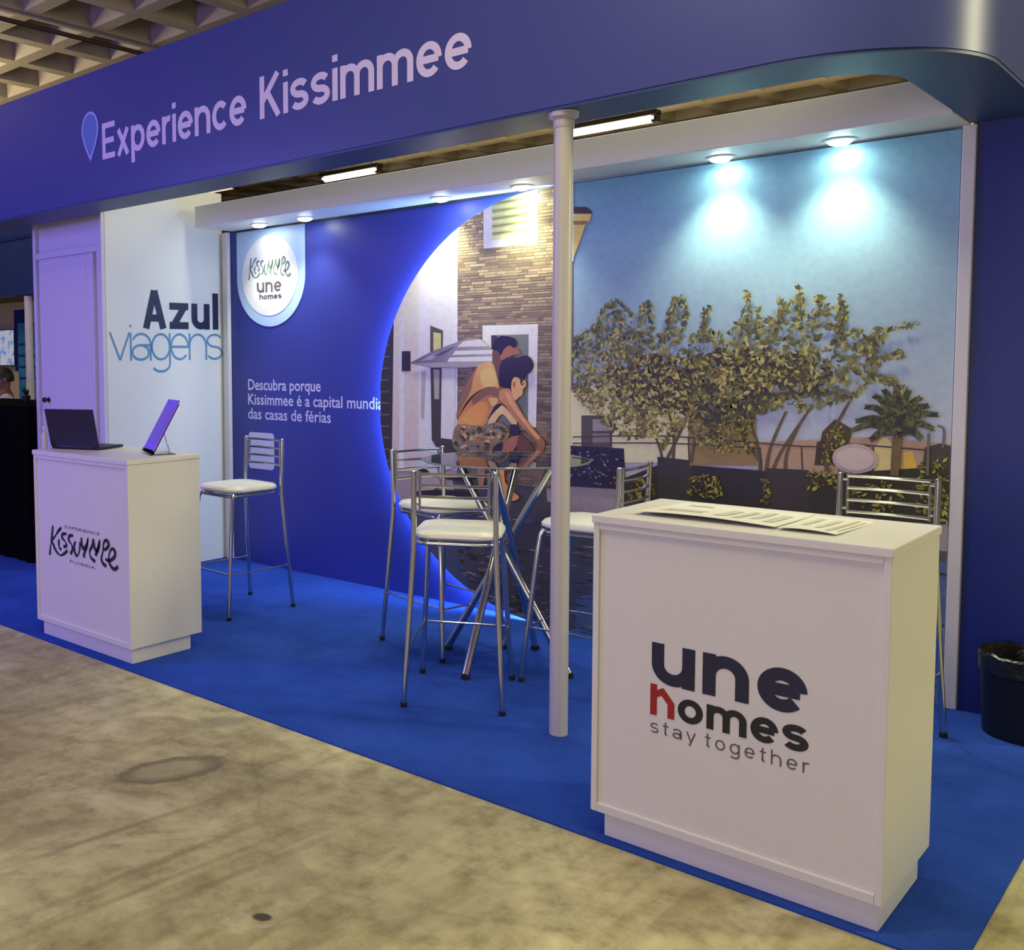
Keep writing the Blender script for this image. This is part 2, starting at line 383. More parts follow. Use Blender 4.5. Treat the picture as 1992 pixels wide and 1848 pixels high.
SPOTS = [
    (_a[0][0], _a[0][1], .20, .10, 1.2, (.55, .8), (.95, 1.15), (.10, .08, .045), .9, .35),
    (_a[0][0], _a[0][1], .20, .10, 1.2, (-1, -.9), (.8, 1.1), (.36, .31, .19), .45, .35),
    (_a[3][0], _a[3][1], .028, .020, .5, (-1, -.9), (.8, 1.2), (.035, .03, .022), .9, .2),
    (_a[5][0], _a[5][1], .16, .055, 2.3, (-1, -.9), (.85, 1.0), (.40, .345, .21), .5, .3),
    (_a[8][0], _a[8][1], .16, .07, 1.1, (-1, -.9), (.5, 1.2), (.25, .22, .14), .7, .5),
    (-1.13, -1.05, .018, .42, -.12, (-1, -.9), (.2, 1.2), (.20, .165, .10), .65, .45),
    (-0.86, -1.05, .022, .60, -.07, (-1, -.9), (.2, 1.2), (.22, .18, .11), .6, .45),
    (-0.76, -1.10, .016, .55, -.09, (-1, -.9), (.2, 1.2), (.22, .18, .11), .5, .45),
    (-0.64, -1.00, .020, .62, -.09, (-1, -.9), (.2, 1.2), (.24, .20, .12), .5, .45),
    (-0.20, -.62, .10, .20, .4, (-1, -.9), (.3, 1.3), (.66, .60, .38), .3, .6),
    (-0.42, -.34, .14, .10, .2, (-1, -.9), (.3, 1.3), (.62, .56, .36), .3, .6),
    (_a[10][0], _a[10][1], .22, .06, 1.0, (-1, -.9), (.3, 1.2), (.28, .23, .14), .6, .4),
]
M_floor = concrete()

def carpet_mat():
    m = bpy.data.materials.new('blue_needle_felt'); m.use_nodes = True; nt = m.node_tree; b = nt.nodes['Principled BSDF']
    N = lambda t: nt.nodes.new(t); L = nt.links.new
    tc = N('ShaderNodeTexCoord')
    n1 = N('ShaderNodeTexNoise'); n1.inputs['Scale'].default_value = 2.2; n1.inputs['Detail'].default_value = 7; n1.inputs['Roughness'].default_value = .65; L(tc.outputs['Object'], n1.inputs[0])
    n2 = N('ShaderNodeTexNoise'); n2.inputs['Scale'].default_value = 260; n2.inputs['Detail'].default_value = 2; L(tc.outputs['Object'], n2.inputs[0])
    r = N('ShaderNodeValToRGB'); e = r.color_ramp.elements
    e[0].position = .3; e[0].color = (.017, .052, .30, 1); e[1].position = .72; e[1].color = (.030, .084, .46, 1); L(n1.outputs[0], r.inputs[0])
    r2 = N('ShaderNodeValToRGB'); e = r2.color_ramp.elements
    e[0].position = .3; e[0].color = (.75, .75, .75, 1); e[1].position = .7; e[1].color = (1.1, 1.1, 1.1, 1); L(n2.outputs[0], r2.inputs[0])
    x = N('ShaderNodeMix'); x.data_type = 'RGBA'; x.blend_type = 'MULTIPLY'; x.inputs[0].default_value = 1; L(r.outputs[0], x.inputs[6]); L(r2.outputs[0], x.inputs[7])
    L(x.outputs[2], b.inputs['Base Color']); b.inputs['Roughness'].default_value = .95; b.inputs['Specular IOR Level'].default_value = .04
    b.inputs['Sheen Weight'].default_value = 0.0
    bp = N('ShaderNodeBump'); bp.inputs['Strength'].default_value = .5; bp.inputs['Distance'].default_value = .003; L(n2.outputs[0], bp.inputs['Height']); L(bp.outputs[0], b.inputs['Normal'])
    return m
M_carpet = carpet_mat()
M_conc = mat('ceiling_concrete', (.36, .30, .21), .85, noise=.22, scale=3, bump=.4, bscale=18)
M_coffer = M_conc

# ------------------------------------------------------------------ the hall
WB = 2.215          # front of the booth's back wall
MY = 2.150          # front of the mural panel
HB, HT, HY, HI = 2.51, 3.29, 0.654, 0.926
FZ, FT, FY = 2.504, 2.655, 1.846
KX, KY = -4.311, 1.149

f = MB(); f.box(-16, 8, -9, 16, -.10, 0); tag(f.build('floor', M_floor), kind='structure')
c = MB(); c.box(-9.0, 1.037, 0, 4.6, .0, .006)
tag(c.build('carpet', M_carpet), 'royal blue felt carpet laid on the concrete under the booth', 'carpet')
# waffle ceiling: one mesh slab above, one coffer cell per visible pocket
CZ = 4.5; PT = .67
ceil = MB(); ceil.box(-16, 8, -9, 16, CZ + .505, CZ + .60); ce = ceil.build('ceiling', M_conc); tag(ce, kind='structure')
def cell_mesh(p, rib, dep):
    h = p / 2; a = h - rib / 2; t = a * .80
    v = []
    for r, z in ((h, 0), (a, 0), (a * .97, .03), (t, dep)):
        v += [(-r, -r, z), (r, -r, z), (r, r, z), (-r, r, z)]
    fs = []
    for k in range(3):
        for j in range(4): fs.append((4 * k + j, 4 * k + (j + 1) % 4, 4 * k + 4 + (j + 1) % 4, 4 * k + 4 + j))
    fs.append((12, 13, 14, 15))
    me = bpy.data.meshes.new('coffer'); me.from_pydata(v, [], fs); me.materials.append(M_coffer); return me
cm = cell_mesh(PT, .14, .50)
X0, Y0 = -6.96 + PT / 2, 2.43 + PT / 2
near = []; far = []
for i in range(-9, 20):
    for j in range(-8, 18):
        x = X0 + i * PT; y = Y0 + j * PT
        if x < -13 or x > 4 or y > 13: continue
        (near if (x < -3.2 and -1 < y < 6.3) or (y > 5.0 and -10 < x < -1.5 and y < 11.5) else far).append((x, y))
near.sort(key=lambda q: math.hypot(q[0] - 1.6, q[1] + 2.9)); far += near[300:]; near = near[:300]
for x, y in near:
    o = bpy.data.objects.new('coffer', cm); COL.objects.link(o); o.parent = ce; o.location = (x, y, CZ)
fr = MB()
for x, y in far:
    fr.add([(v.co.x + x, v.co.y + y, v.co.z + CZ) for v in cm.vertices], [tuple(p.vertices) for p in cm.polygons])
o = fr.build('coffer_field', M_coffer, ce, fixn=False); o['kind'] = 'stuff'
p = MB(); p.tube([(-6.40, -3, CZ - .05), (-6.36, 6, CZ - .05)], .022, 8)
tag(p.build('ceiling_pipe', M_pipe, smooth=True), 'thin dark rusty pipe running under the waffle ceiling', 'pipe')
w = MB(); w.box(-16, 8, 15.8, 16, 0, CZ + .5); tag(w.build('wall_far', mat('hall_wall', (.16, .13, .09), .8, noise=.2, scale=2)), kind='structure')
w = MB(); w.box(-16.2, -16, -9, 16, 0, CZ + .5); tag(w.build('wall_hall_left', MATS['hall_wall']), kind='structure')

def tube_lamp(x0, x1, y, z, label, m):
    t = empty('fluorescent_lamp', ((x0 + x1) / 2, y, z), 0, label, 'lamp', 'fluorescent lamps under the waffle ceiling')
    L = (x1 - x0) / 2
    b = MB(); b.box(-L, L, -.07, .07, .03, .09, bev=.008); b.build('housing', M_dark, t)
    b = MB(); b.tube([(-L + .04, 0, 0), (L - .04, 0, 0)], .05, 12); b.build('tube', m, t, True)
    for s in (-1, 1):
        b = MB(); b.box(s * (L - .05) - .02, s * (L - .05) + .05 * (1 if s > 0 else .4), -.045, .045, -.05, .05); b.build('end_cap', M_dark, t)
    for s in (-.7, .7):
        b = MB(); b.tube([(s * L, 0, .09), (s * L, 0, CZ - z)], .006, 6); b.build('hanger', M_dark, t)
tube_lamp(-5.05, -3.86, 8.55, 4.30, 'long bright fluorescent lamp above the white fascia beside the pole', M_tubelight)
tube_lamp(-9.35, -8.17, 8.65, 4.30, 'short-looking bright fluorescent lamp above the middle of the white fascia', M_tubelight)
tube_lamp(-11.8, -10.6, 8.0, 4.30, 'dim fluorescent lamp above the left end of the white fascia', M_tubedim)
# ------------------------------------------------------------------ booth shell
# blue back wall behind the mural
w = MB(); w.box(KX, 0.577, WB, WB + .06, .006, 2.50)
wb = w.build('wall_back', M_blue); tag(wb, kind='structure')
pY = lambda y: (lambda u, v: (u, y, v))
# text on the back wall
T = [(-4.031, 1.315), (-3.279, 1.327), (-4.033, 1.206), (-2.708, 1.222), (-4.035, 1.098), (-3.182, 1.108), (-4.030, 1.392), (-4.031, 1.315)]
font_text('lettering', 'Descubra porque', M_txt, wb, pY(WB - .0012), T[0][0], T[1][0], T[0][1], .078, .012)
font_text('lettering', 'Kissimmee é a capital mundial', M_txt, wb, pY(WB - .0012), T[2][0], T[2][0] + 1.345, T[2][1], .078, .012)
font_text('lettering', 'das casas de férias', M_txt, wb, pY(WB - .0012), T[4][0], T[5][0], T[4][1], .078, .012)
# plain rounded plate under the text
Q = [(-4.037, 0.997), (-3.761, 0.725)]
q = MB(); q.prism(rounded(-4.03, -3.755, .725, .997, .03), WB - .004, WB - .0006)
tag(q.build('wall_plate', mat('plate_white', (.60, .62, .72), .4, noise=.03, scale=5)), 'pale rounded square plate on the blue wall under the lettering', 'plate')
# badge
bd = empty('wall_badge', (0, 0, 0), 0, 'pale blue tag-shaped badge with a white disc on the blue wall', 'badge')
def circle(cx, cz, r, a0=0, a1=360, n=48): return [(cx + r * math.cos(math.radians(a0 + (a1 - a0) * i / n)), cz + r * math.sin(math.radians(a0 + (a1 - a0) * i / n))) for i in range(n + (0 if a1 - a0 == 360 else 1))]
bx0, bx1 = -4.135, -3.420; bc = (bx0 + bx1) / 2; br = (bx1 - bx0) / 2
b = MB(); b.prism(circle(bc, 1.781 + br, br, 180, 360) + [(bx1, 2.498), (bx0, 2.498)], WB - .006, WB - .0006); b.build('backing', M_badge, bd)
b = MB(); b.prism(circle(bc - .005, 1.781 + br + .012, .292), WB - .009, WB - .006); b.build('disc', M_badgew, bd)
KSTROKES = [[(-3.284, 0.638), (-3.291, 0.598), (-3.304, 0.552), (-3.314, 0.511), (-3.323, 0.468)], [(-3.196, 0.636), (-3.229, 0.613), (-3.261, 0.582), (-3.304, 0.552)], [(-3.304, 0.552), (-3.282, 0.530), (-3.265, 0.508), (-3.239, 0.489), (-3.208, 0.482), (-3.172, 0.496), (-3.140, 0.517)], [(-3.224, 0.569), (-3.226, 0.542), (-3.222, 0.523), (-3.202, 0.514)], [(-3.145, 0.608), (-3.185, 0.602), (-3.190, 0.581), (-3.162, 0.565), (-3.148, 0.542), (-3.179, 0.534)], [(-3.080, 0.606), (-3.115, 0.601), (-3.125, 0.577), (-3.099, 0.556), (-3.090, 0.531), (-3.110, 0.501)], [(-3.058, 0.577), (-3.074, 0.547), (-3.067, 0.519), (-3.048, 0.499), (-3.024, 0.525), (-3.014, 0.564), (-3.011, 0.579)], [(-2.999, 0.606), (-2.997, 0.571), (-2.979, 0.547), (-2.950, 0.575), (-2.937, 0.607), (-2.947, 0.563), (-2.973, 0.527), (-2.981, 0.500)], [(-2.887, 0.613), (-2.895, 0.579), (-2.923, 0.541), (-2.912, 0.509), (-2.873, 0.493)], [(-2.887, 0.613), (-2.877, 0.568), (-2.853, 0.554), (-2.830, 0.611), (-2.836, 0.573), (-2.870, 0.526)], [(-2.792, 0.567), (-2.768, 0.575), (-2.745, 0.600), (-2.766, 0.620), (-2.791, 0.602), (-2.801, 0.554), (-2.816, 0.518), (-2.799, 0.492), (-2.771, 0.484)], [(-2.778, 0.520), (-2.743, 0.516), (-2.699, 0.540), (-2.690, 0.569), (-2.713, 0.583), (-2.737, 0.563), (-2.748, 0.529), (-2.737, 0.496), (-2.701, 0.477), (-2.667, 0.496)]]
kx0 = min(q[0] for t_ in KSTROKES for q in t_); kx1 = max(q[0] for t_ in KSTROKES for q in t_); kz0 = min(q[1] for t_ in KSTROKES for q in t_); kz1 = max(q[1] for t_ in KSTROKES for q in t_)
def script_logo(parent, m, place, x0, x1, z0, z1, wgt):
    """hand-drawn word fitted into the box x0..x1, z0..z1"""
    mb = MB()
    for s in KSTROKES:
        ln = smooth_line([(x0 + (u - kx0) / (kx1 - kx0) * (x1 - x0), z0 + (v - kz0) / (kz1 - kz0) * (z1 - z0)) for u, v in s], 5)
        n = len(ln); ww = [wgt * (.55 + .75 * abs(math.sin(PI * (i / (n - 1) * 1.4 + .15)))) for i in range(n)]
        n0 = len(mb.v); f0 = len(mb.f); stroke_mesh(mb, ln, ww, place); nrm = outward(mb, place, f0)
        for i in range(n0, len(mb.v)): mb.v[i] = tuple(Vector(mb.v[i]) + nrm * .0002 * KSTROKES.index(s))
    return mb.build('script_lettering', m, parent, fixn=False)
G = [(-3.999, 2.281), (-3.559, 2.274), (-4.001, 2.149), (-3.561, 2.144), (-3.913, 2.030), (-3.652, 2.032), (-3.886, 1.999), (-3.652, 1.999), (-3.912, 2.113)]
script_logo(bd, M_sage, pY(WB - .0095), G[0][0], G[1][0], G[2][1] - .02, G[0][1] + .01, .012)
lettering('letter', 'une', M_grey_ink, bd, pY(WB - .0095), G[4][0], G[5][0], G[4][1], .075, .24, .14)
lettering('letter', 'homes', M_grey_ink, bd, pY(WB - .0105), G[6][0], G[7][0], G[6][1] - .018, .030, .26, .10)

# storage closet: side panel with lettering, front with a door
w = MB(); w.box(KX - .05, KX, KY, WB, .006, 2.80)
wl = w.build('wall_left', M_panel); tag(wl, kind='structure')
pX = lambda x: (lambda u, v: (x, u, v))
lettering('letter', 'Azul', M_azul, wl, pX(KX + .0015), 1.458, 2.168, 1.770, .192, .27, .14, .84, 1.43)
lettering('letter', 'viagens', M_viag, wl, pX(KX + .0015), 1.168, 2.206, 1.540, .200, .085, -.02, .92, 1.28)
w = MB(); w.box(-5.215, KX - .05, KY, KY + .05, .006, 2.80); w.box(-5.215, -5.165, KY + .05, WB, .006, 2.80)
wf = w.build('wall_front', M_lilac); tag(wf, kind='structure')
for nm, bx in (('rail', (-5.174, -4.363, KY - .026, KY - .0005, 2.30, 2.345)), ('post', (-5.215, -5.175, KY - .030, KY - .0005, .006, 2.78)), ('post', (-4.362, KX - .002, KY - .030, KY - .0005, .006, 2.78)), ('post', (-4.46, -4.425, KY - .026, KY - .0005, .006, 2.298))):
    b = MB(); b.box(*bx, bev=.003); b.build(nm, M_lilac, wf)
d = empty('door_1', (0, 0, 0)); d['kind'] = 'structure'
b = MB(); b.box(-5.155, -4.475, KY - .016, KY - .001, .02, 2.285, bev=.004); b.build('leaf', M_lilac, d)
b = MB(); b.box(-5.10, -4.53, KY - .020, KY - .0155, .08, 2.225, bev=.002); b.build('panel', M_lilac, d)
hm = Matrix.Translation((-5.05, KY - .02, 1.255)) @ Matrix.Rotation(PI / 2, 4, 'X')
b = MB(); b.lathe([(.018, -.002), (.018, .006), (.010, .010), (.010, .025), (.020, .032), (.020, .045), (.012, .052)], 16, hm); b.build('knob', M_black, d, True)

# aluminium posts
t = MB(); t.box(-4.305, -4.270, WB - .012, WB - .001, .006, 2.50, bev=.003); t.box(-4.262, -4.212, WB - .034, WB - .001, .006, 2.50, bev=.004)
tag(t.build('trim_1', M_alu), kind='structure')
t = MB(); t.box(.526, .576, WB - .075, WB - .001, .006, 2.503, bev=.004); tag(t.build('trim_2', M_alu), kind='structure')
# navy end panel under the header's return
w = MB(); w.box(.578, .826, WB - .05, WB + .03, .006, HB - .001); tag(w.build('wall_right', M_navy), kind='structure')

# ------------------------------------------------------------------ header with rounded corner
hd = empty('header_sign', (0, HY, HB), 0, 'long blue header with rounded corner spanning the booth front and lilac lettering', 'sign')
RC = .54; RI = .268; CXc, CYc = .286, 1.194; XL = -7.2
def band(rad, yf, xr, n=20):
    pts = [(XL, yf)]
    for i in range(n + 1):
        a = math.radians(-90 + 90 * i / n); pts.append((CXc + rad * math.cos(a), CYc + rad * math.sin(a)))
    pts.append((xr, WB - .052)); return pts
outer = band(RC, HY, .826); inner = band(RI, HI, CXc + RI)
n = len(outer)
def shell(a, z0, z1, b=None):
    mb = MB(); vs = [(x, y - HY, z0 - HB) for x, y in a] + [(x, y - HY, z1 - HB) for x, y in a]
    mb.add(vs, [(i, i + 1, i + 1 + n, i + n) for i in range(n - 1)]); return mb
body = MB()
vs = []
for z in (HB + .012, HT):
    vs += [(x, y - HY, z - HB) for x, y in outer] + [(x, y - HY, z - HB) for x, y in inner]
fs = []
for i in range(n - 1):
    fs += [(i, i + 1, 2 * n + i + 1, 2 * n + i), (n + i, 3 * n + i, 3 * n + i + 1, n + i + 1), (2 * n + i, 2 * n + i + 1, 3 * n + i + 1, 3 * n + i), (i, n + i, n + i + 1, i + 1)]
fs += [(0, 2 * n, 3 * n, n), (n - 1, 2 * n - 1, 4 * n - 1, 3 * n - 1)]
body.add(vs, fs); body.build('fascia_board', M_header, hd, True)
# thin soffit board set just inside the fascia
o2 = band(RC - .004, HY + .004, .822); i2 = band(RI + .002, HI - .002, CXc + RI + .002)
sf = MB(); vs = []
for z in (HB, HB + .0115):
    vs += [(x, y - HY, z - HB) for x, y in o2] + [(x, y - HY, z - HB) for x, y in i2]
sf.add(vs, fs); sf.build('soffit', M_soffit, hd, True)
pH = lambda u, v: (u, -.0015, v - HB)
lettering('letter', 'Experience', M_letter, hd, pH, -3.590, -2.300, 2.752, .152, .22, .10, .88, 1.40)
lettering('letter', 'Kissimmee', M_letter, hd, pH, -2.200, -.912, 2.755, .150, .22, .10, .88, 1.40)
# map-pin outline
cx, cz = -3.716, 2.953
pin = [(cx + .083 * math.cos(math.radians(a)), cz + .098 * math.sin(math.radians(a))) for a in range(-20, 201, 10)]
pin += [(cx - .050, 2.850), (cx, 2.772), (cx + .050, 2.850)]; pin.append(pin[0])
b = MB(); b.add([pH(u, v) for u, v in pin[:-1]], [tuple(range(len(pin) - 1))]); b.build('pin_fill', mat('pin_blue', (.10, .20, .52), .4, noise=.05, scale=6), hd, fixn=False)
b = MB(); stroke_mesh(b, pin, .016, lambda u, v: (u, -.003, v - HB)); b.build('pin_outline', mat('pin_outline', (.36, .38, .80), .4, noise=.05, scale=6), hd, fixn=False)

# white fascia box over the back wall with the downlights
fb = empty('light_fascia', (-1.8, FY, FZ), 0, 'long white box fascia with recessed downlights above the back wall', 'fascia')
b = MB(); b.box(-4.18 + 1.8, .552 + 1.8, 0, WB - FY - .001, .0, FT - FZ, bev=.003); b.build('box', M_panel, fb)
b = MB(); b.box(-4.16 + 1.8, .49 + 1.8, WB - FY - .016, WB - FY - .003, -.014, 0); b.build('dark_batten', M_dark, fb)  # dark strip along the back of the fascia's underside
DL = [(-3.729, 'leftmost downlight in the white fascia, over the badge'), (-3.273, 'second downlight from the left, just right of the badge'),
      (-2.127, 'third downlight from the left, over the plain blue wall'), (-1.566, 'fourth downlight from the left, just left of the pole'),
      (-.456, 'fifth downlight from the left, over the printed sky right of the pole'), (.074, 'rightmost downlight in the white fascia, over the printed sky')]
for x, lb in DL:
    t = empty('downlight', (x, 2.065, FZ), 0, lb, 'downlight', 'recessed downlights of the fascia')
    b = MB(); b.lathe([(.050, -.001), (.068, -.001), (.068, -.005), (.056, -.009), (.050, -.009)], 28); b.build('ring', M_alu, t, True)
    b = MB(); b.lathe([(.0495, -.002), (.0495, -.010), (.043, -.018), (.030, -.024), (.012, -.027)], 28); b.build('lens', M_lens, t, True)
    light('downlight_lamp', 'SPOT', (x, 1.985, FZ - .035), (x, 2.12, 1.4), 34, (1.0, 1.0, .72), spot_size=math.radians(96), spot_blend=1.0, shadow_soft_size=.04)
    light('downlight_glow', 'AREA', (x, 2.060, FZ - .032), (x, 2.060, 0), .85, (1.0, 1.0, .74), shape='DISK', size=.09)
# blue LED strip behind the round edge of the mural
led = MB(); R0 = 1.222
LC = (-1.4395, 1.2500)
for i in range(60):
    a0 = math.radians(92 + 176 * i / 60); a1 = math.radians(92 + 176 * (i + 1) / 60)
    vs = [(LC[0] + R0 * math.cos(a), y, LC[1] + R0 * math.sin(a)) for a in (a0, a1) for y in (WB - .050, WB - .016)]
    led.add(vs, [(0, 1, 3, 2)])
tag(led.build('led_strip', M_led, fixn=False), 'blue glowing light strip behind the round edge of the mural', 'light strip')

# slim white pole
pl = empty('support_pole', (-.5214, .722, .006), 0, 'round white pole with a flange holding up the header', 'pole')
b = MB(); b.lathe([(.0375, 0), (.0375, HB - .026)], 32); b.build('shaft', M_pole, pl, True)
b = MB(); b.lathe([(.0378, HB - .07), (.041, HB - .066), (.041, HB - .035), (.056, HB - .026), (.060, HB - .0075)], 32); b.build('flange', M_pole, pl, True)
# ------------------------------------------------------------------ printed mural
mu = empty('photo_mural', (0, 0, 0), 0, 'large photo mural of a pool, a house and trees with a round left edge', 'mural')
MR = 1.2415; MX1 = .522
OUT = [(LC[0] + MR * math.cos(math.radians(90 + 180 * i / 72)), LC[1] + MR * math.sin(math.radians(90 + 180 * i / 72))) for i in range(73)] + [(MX1, LC[1] - MR), (MX1, LC[1] + MR)]
b = MB(); b.prism(OUT, MY, MY + .012); b.build('panel', M_panel, mu)
E_LIGHT = .52
def pc(c):
    r_, g_, b_ = s2l(c); return (min(.92, r_ / E_LIGHT), min(.92, g_ / E_LIGHT), min(.92, .82 * b_ / E_LIGHT))
class Paint:
    def __init__(self): self.v = []; self.f = []; self.c = []; self.y = MY - .0005; self.k = 0
    def next(self): self.y -= .00008 + 8e-6 * min(self.k, 200); self.k = 0
    def poly(self, pts, col, clip=True, col2=None, ang=90):
        """flat patch of ink; with col2 the ink runs from col to col2 along the direction ang"""
        if clip: pts = clip_poly(pts)
        if len(pts) < 3: return
        y = self.y - 8e-6 * (self.k % 200); self.k += 1
        o = len(self.v); self.v += [(x, y, z) for x, z in pts]; self.f.append(tuple(range(o, o + len(pts))))
        if col2 is None: self.c += [pc(col)] * len(pts)
        else:
            d = (math.cos(math.radians(ang)), math.sin(math.radians(ang))); t = [x * d[0] + z * d[1] for x, z in pts]; lo, hi = min(t), max(t)
            self.c += [pc(tuple(a_ + (b_ - a_) * (q - lo) / max(hi - lo, 1e-6) for a_, b_ in zip(col, col2))) for q in t]
    def blob(self, x, z, rx, rz, col, n=7, jit=.35, rot=0, clip=True):
        pts = []
        for i in range(n):
            a = 2 * PI * i / n; k = 1 + (rnd.random() - .5) * jit * 2
            u, v = rx * k * math.cos(a), rz * k * math.sin(a)
            pts.append((x + u * math.cos(rot) - v * math.sin(rot), z + u * math.sin(rot) + v * math.cos(rot)))
        self.poly(pts, col, clip)
    def line(self, pts, w, col, n=4):
        ln = smooth_line(pts, n) if len(pts) > 2 else [Vector(p) for p in pts]
        k = len(ln)
        for i in range(k - 1):
            a, b_ = Vector(ln[i]), Vector(ln[i + 1]); d = b_ - a
            if d.length < 1e-6: continue
            d.normalize(); nn = Vector((-d.y, d.x))
            w0 = w[0] + (w[1] - w[0]) * i / (k - 1) if isinstance(w, tuple) else w
            w1 = w[0] + (w[1] - w[0]) * (i + 1) / (k - 1) if isinstance(w, tuple) else w
            self.poly([tuple(a + nn * w0 / 2), tuple(b_ + nn * w1 / 2), tuple(b_ - nn * w1 / 2), tuple(a - nn * w0 / 2)], col)
def clip_poly(pts):
    out = list(pts); n = len(OUT)
    if all(((x - LC[0]) ** 2 + (z - LC[1]) ** 2 < (MR - .01) ** 2 or x > LC[0]) and x < MX1 and abs(z - LC[1]) < MR for x, z in pts): return out
    for i in range(n):
        ax, az = OUT[i]; bx, bz = OUT[(i + 1) % n]
        def side(p): return (bx - ax) * (p[1] - az) - (bz - az) * (p[0] - ax)
        inp = out; out = []
        for j in range(len(inp)):
            p, q = inp[j - 1], inp[j]; sp, sq = side(p), side(q)
            if sq >= 0:
                if sp < 0: t = sp / (sp - sq); out.append((p[0] + (q[0] - p[0]) * t, p[1] + (q[1] - p[1]) * t))
                out.append(q)
            elif sp >= 0: t = sp / (sp - sq); out.append((p[0] + (q[0] - p[0]) * t, p[1] + (q[1] - p[1]) * t))
        if not out: return []
    return out
def inside(poly, x, z):
    r = False; j = len(poly) - 1
    for i in range(len(poly)):
        if (poly[i][1] > z) != (poly[j][1] > z) and x < (poly[j][0] - poly[i][0]) * (z - poly[i][1]) / (poly[j][1] - poly[i][1]) + poly[i][0]: r = not r
        j = i
    return r
def scatter(poly, k):
    xs = [q[0] for q in poly]; zs = [q[1] for q in poly]; out = []
    while len(out) < k:
        x = rnd.uniform(min(xs), max(xs)); z = rnd.uniform(min(zs), max(zs))
        if inside(poly, x, z): out.append((x, z))
    return out
P = Paint()
# printed sky in soft horizontal steps
rows = 90
for i in range(rows):
    z0 = .6 + 1.95 * i / rows; z1 = .6 + 1.95 * (i + 1) / rows; t = i / (rows - 1)
    a, b_ = (172, 160, 180), (92, 138, 172); mid = (140, 155, 178)
    c = tuple((a[k] + (mid[k] - a[k]) * t / .45) if t < .45 else (mid[k] + (b_[k] - mid[k]) * (t - .45) / .55) for k in range(3))
    P.poly([(-3, z0), (.6, z0), (.6, z1), (-3, z1)], c)
P.next()
# ground: deck and water
P.poly([(-2.861, 0.831), (-1.016, 0.891), (-0.463, 0.857), (0.569, 0.839), (0.596, -0.033), (-2.872, -0.911)], (110, 100, 112), True, (140, 128, 134), 90)
P.poly([(-2.863, 0.467), (-2.181, 0.621), (-1.323, 0.634), (-1.013, 0.653), (0.574, 0.695), (0.597, -0.078), (-2.872, -0.983)], (58, 66, 100), True, (74, 72, 84), 90); P.next()
P.poly([(-1.255, 0.205), (0.575, 0.661), (0.597, -0.078), (-1.246, -0.559)], (66, 84, 132))
P.poly([(0.488, 0.365), (0.583, 0.382), (0.596, -0.033), (0.500, -0.057)], (70, 110, 160))
P.poly([(-2.103, 0.805), (-1.457, 0.900), (-1.439, 0.724), (-1.324, 0.706), (-1.316, -0.071), (-1.909, -0.188), (-2.025, 0.430)], (66, 62, 74))
P.next()
W1 = [(-2.425, 0.547), (-2.025, 0.589), (-1.909, -0.156), (-1.157, -0.039), (0.574, 0.052), (0.557, 0.636), (-1.227, 0.586), (-1.259, 0.641)]
for x, z in scatter(W1, 520):
    l = rnd.uniform(.015, .07); c = rnd.choice([(104, 104, 124), (84, 86, 112), (48, 46, 62), (40, 40, 50), (132, 130, 140), (58, 62, 96)])
    P.poly([(x - l, z), (x, z + rnd.uniform(.002, .007)), (x + l, z + rnd.uniform(-.004, .006)), (x, z - rnd.uniform(.002, .006))], c)
for x, z in scatter([(-2.141, 0.513), (-1.659, 0.536), (-1.449, -0.037), (-1.691, 0.041), (-2.024, 0.239)], 150):
    P.blob(x, z, rnd.uniform(.012, .03), rnd.uniform(.006, .016), rnd.choice([(74, 70, 66), (52, 50, 48), (96, 90, 82), (40, 40, 44)]))
P.next()
# house: cream wing, white wing, stone tower
P.poly([(-2.675, 1.521), (-2.556, 1.800), (-2.361, 2.142), (-2.362, 0.831), (-2.638, 0.810)], (172, 156, 152), True, (206, 192, 176), 90)
P.poly([(-2.361, 2.113), (-2.246, 2.210), (-2.064, 2.335), (-2.061, 1.025), (-2.362, 0.870)], (190, 184, 182), True, (222, 220, 206), 90); P.next()
P.poly([(-2.518, 1.799), (-2.480, 1.817), (-2.482, 0.822), (-2.520, 0.819)], (206, 194, 186))
P.poly([(-2.099, 2.292), (-2.064, 2.317), (-2.061, 1.044), (-2.096, 1.043)], (224, 220, 206))
P.poly([(-2.674, 1.723), (-2.563, 1.780), (-2.582, 0.814), (-2.678, 0.807)], (46, 44, 42))
tower = [(-2.064, 2.363), (-1.295, 2.523), (-1.277, 0.859), (-2.061, 0.795)]
P.poly(tower, (98, 84, 74)); P.next()
for i in range(12):
    z = 1.62 - i * .075
    P.poly([(-2.75, z), (-2.60, z + .004), (-2.60, z + .014), (-2.75, z + .012)], (84, 78, 54))
tx0, tx1 = tower[0][0], tower[1][0]; z = .80
while z < 2.5:
    x = tx0 - rnd.random() * .1
    hgt = rnd.uniform(.013, .021)
    while x < tx1:
        l = rnd.uniform(.03, .12); a = max(x, tx0); b_ = min(x + l - .004, tx1)
        if b_ > a + .01:
            t = min(1, max(0, (z - 1.3) / 1.1)); k = rnd.uniform(.74, 1.18)
            c = tuple(min(255, q * k) for q in (104 + 46 * t, 90 + 46 * t, 78 + 28 * t))
            P.poly([(a, z), (b_, z + rnd.uniform(-.001, .001)), (b_, z + hgt - .003), (a, z + hgt - .003)], c)
        x += l
    z += hgt
P.next()
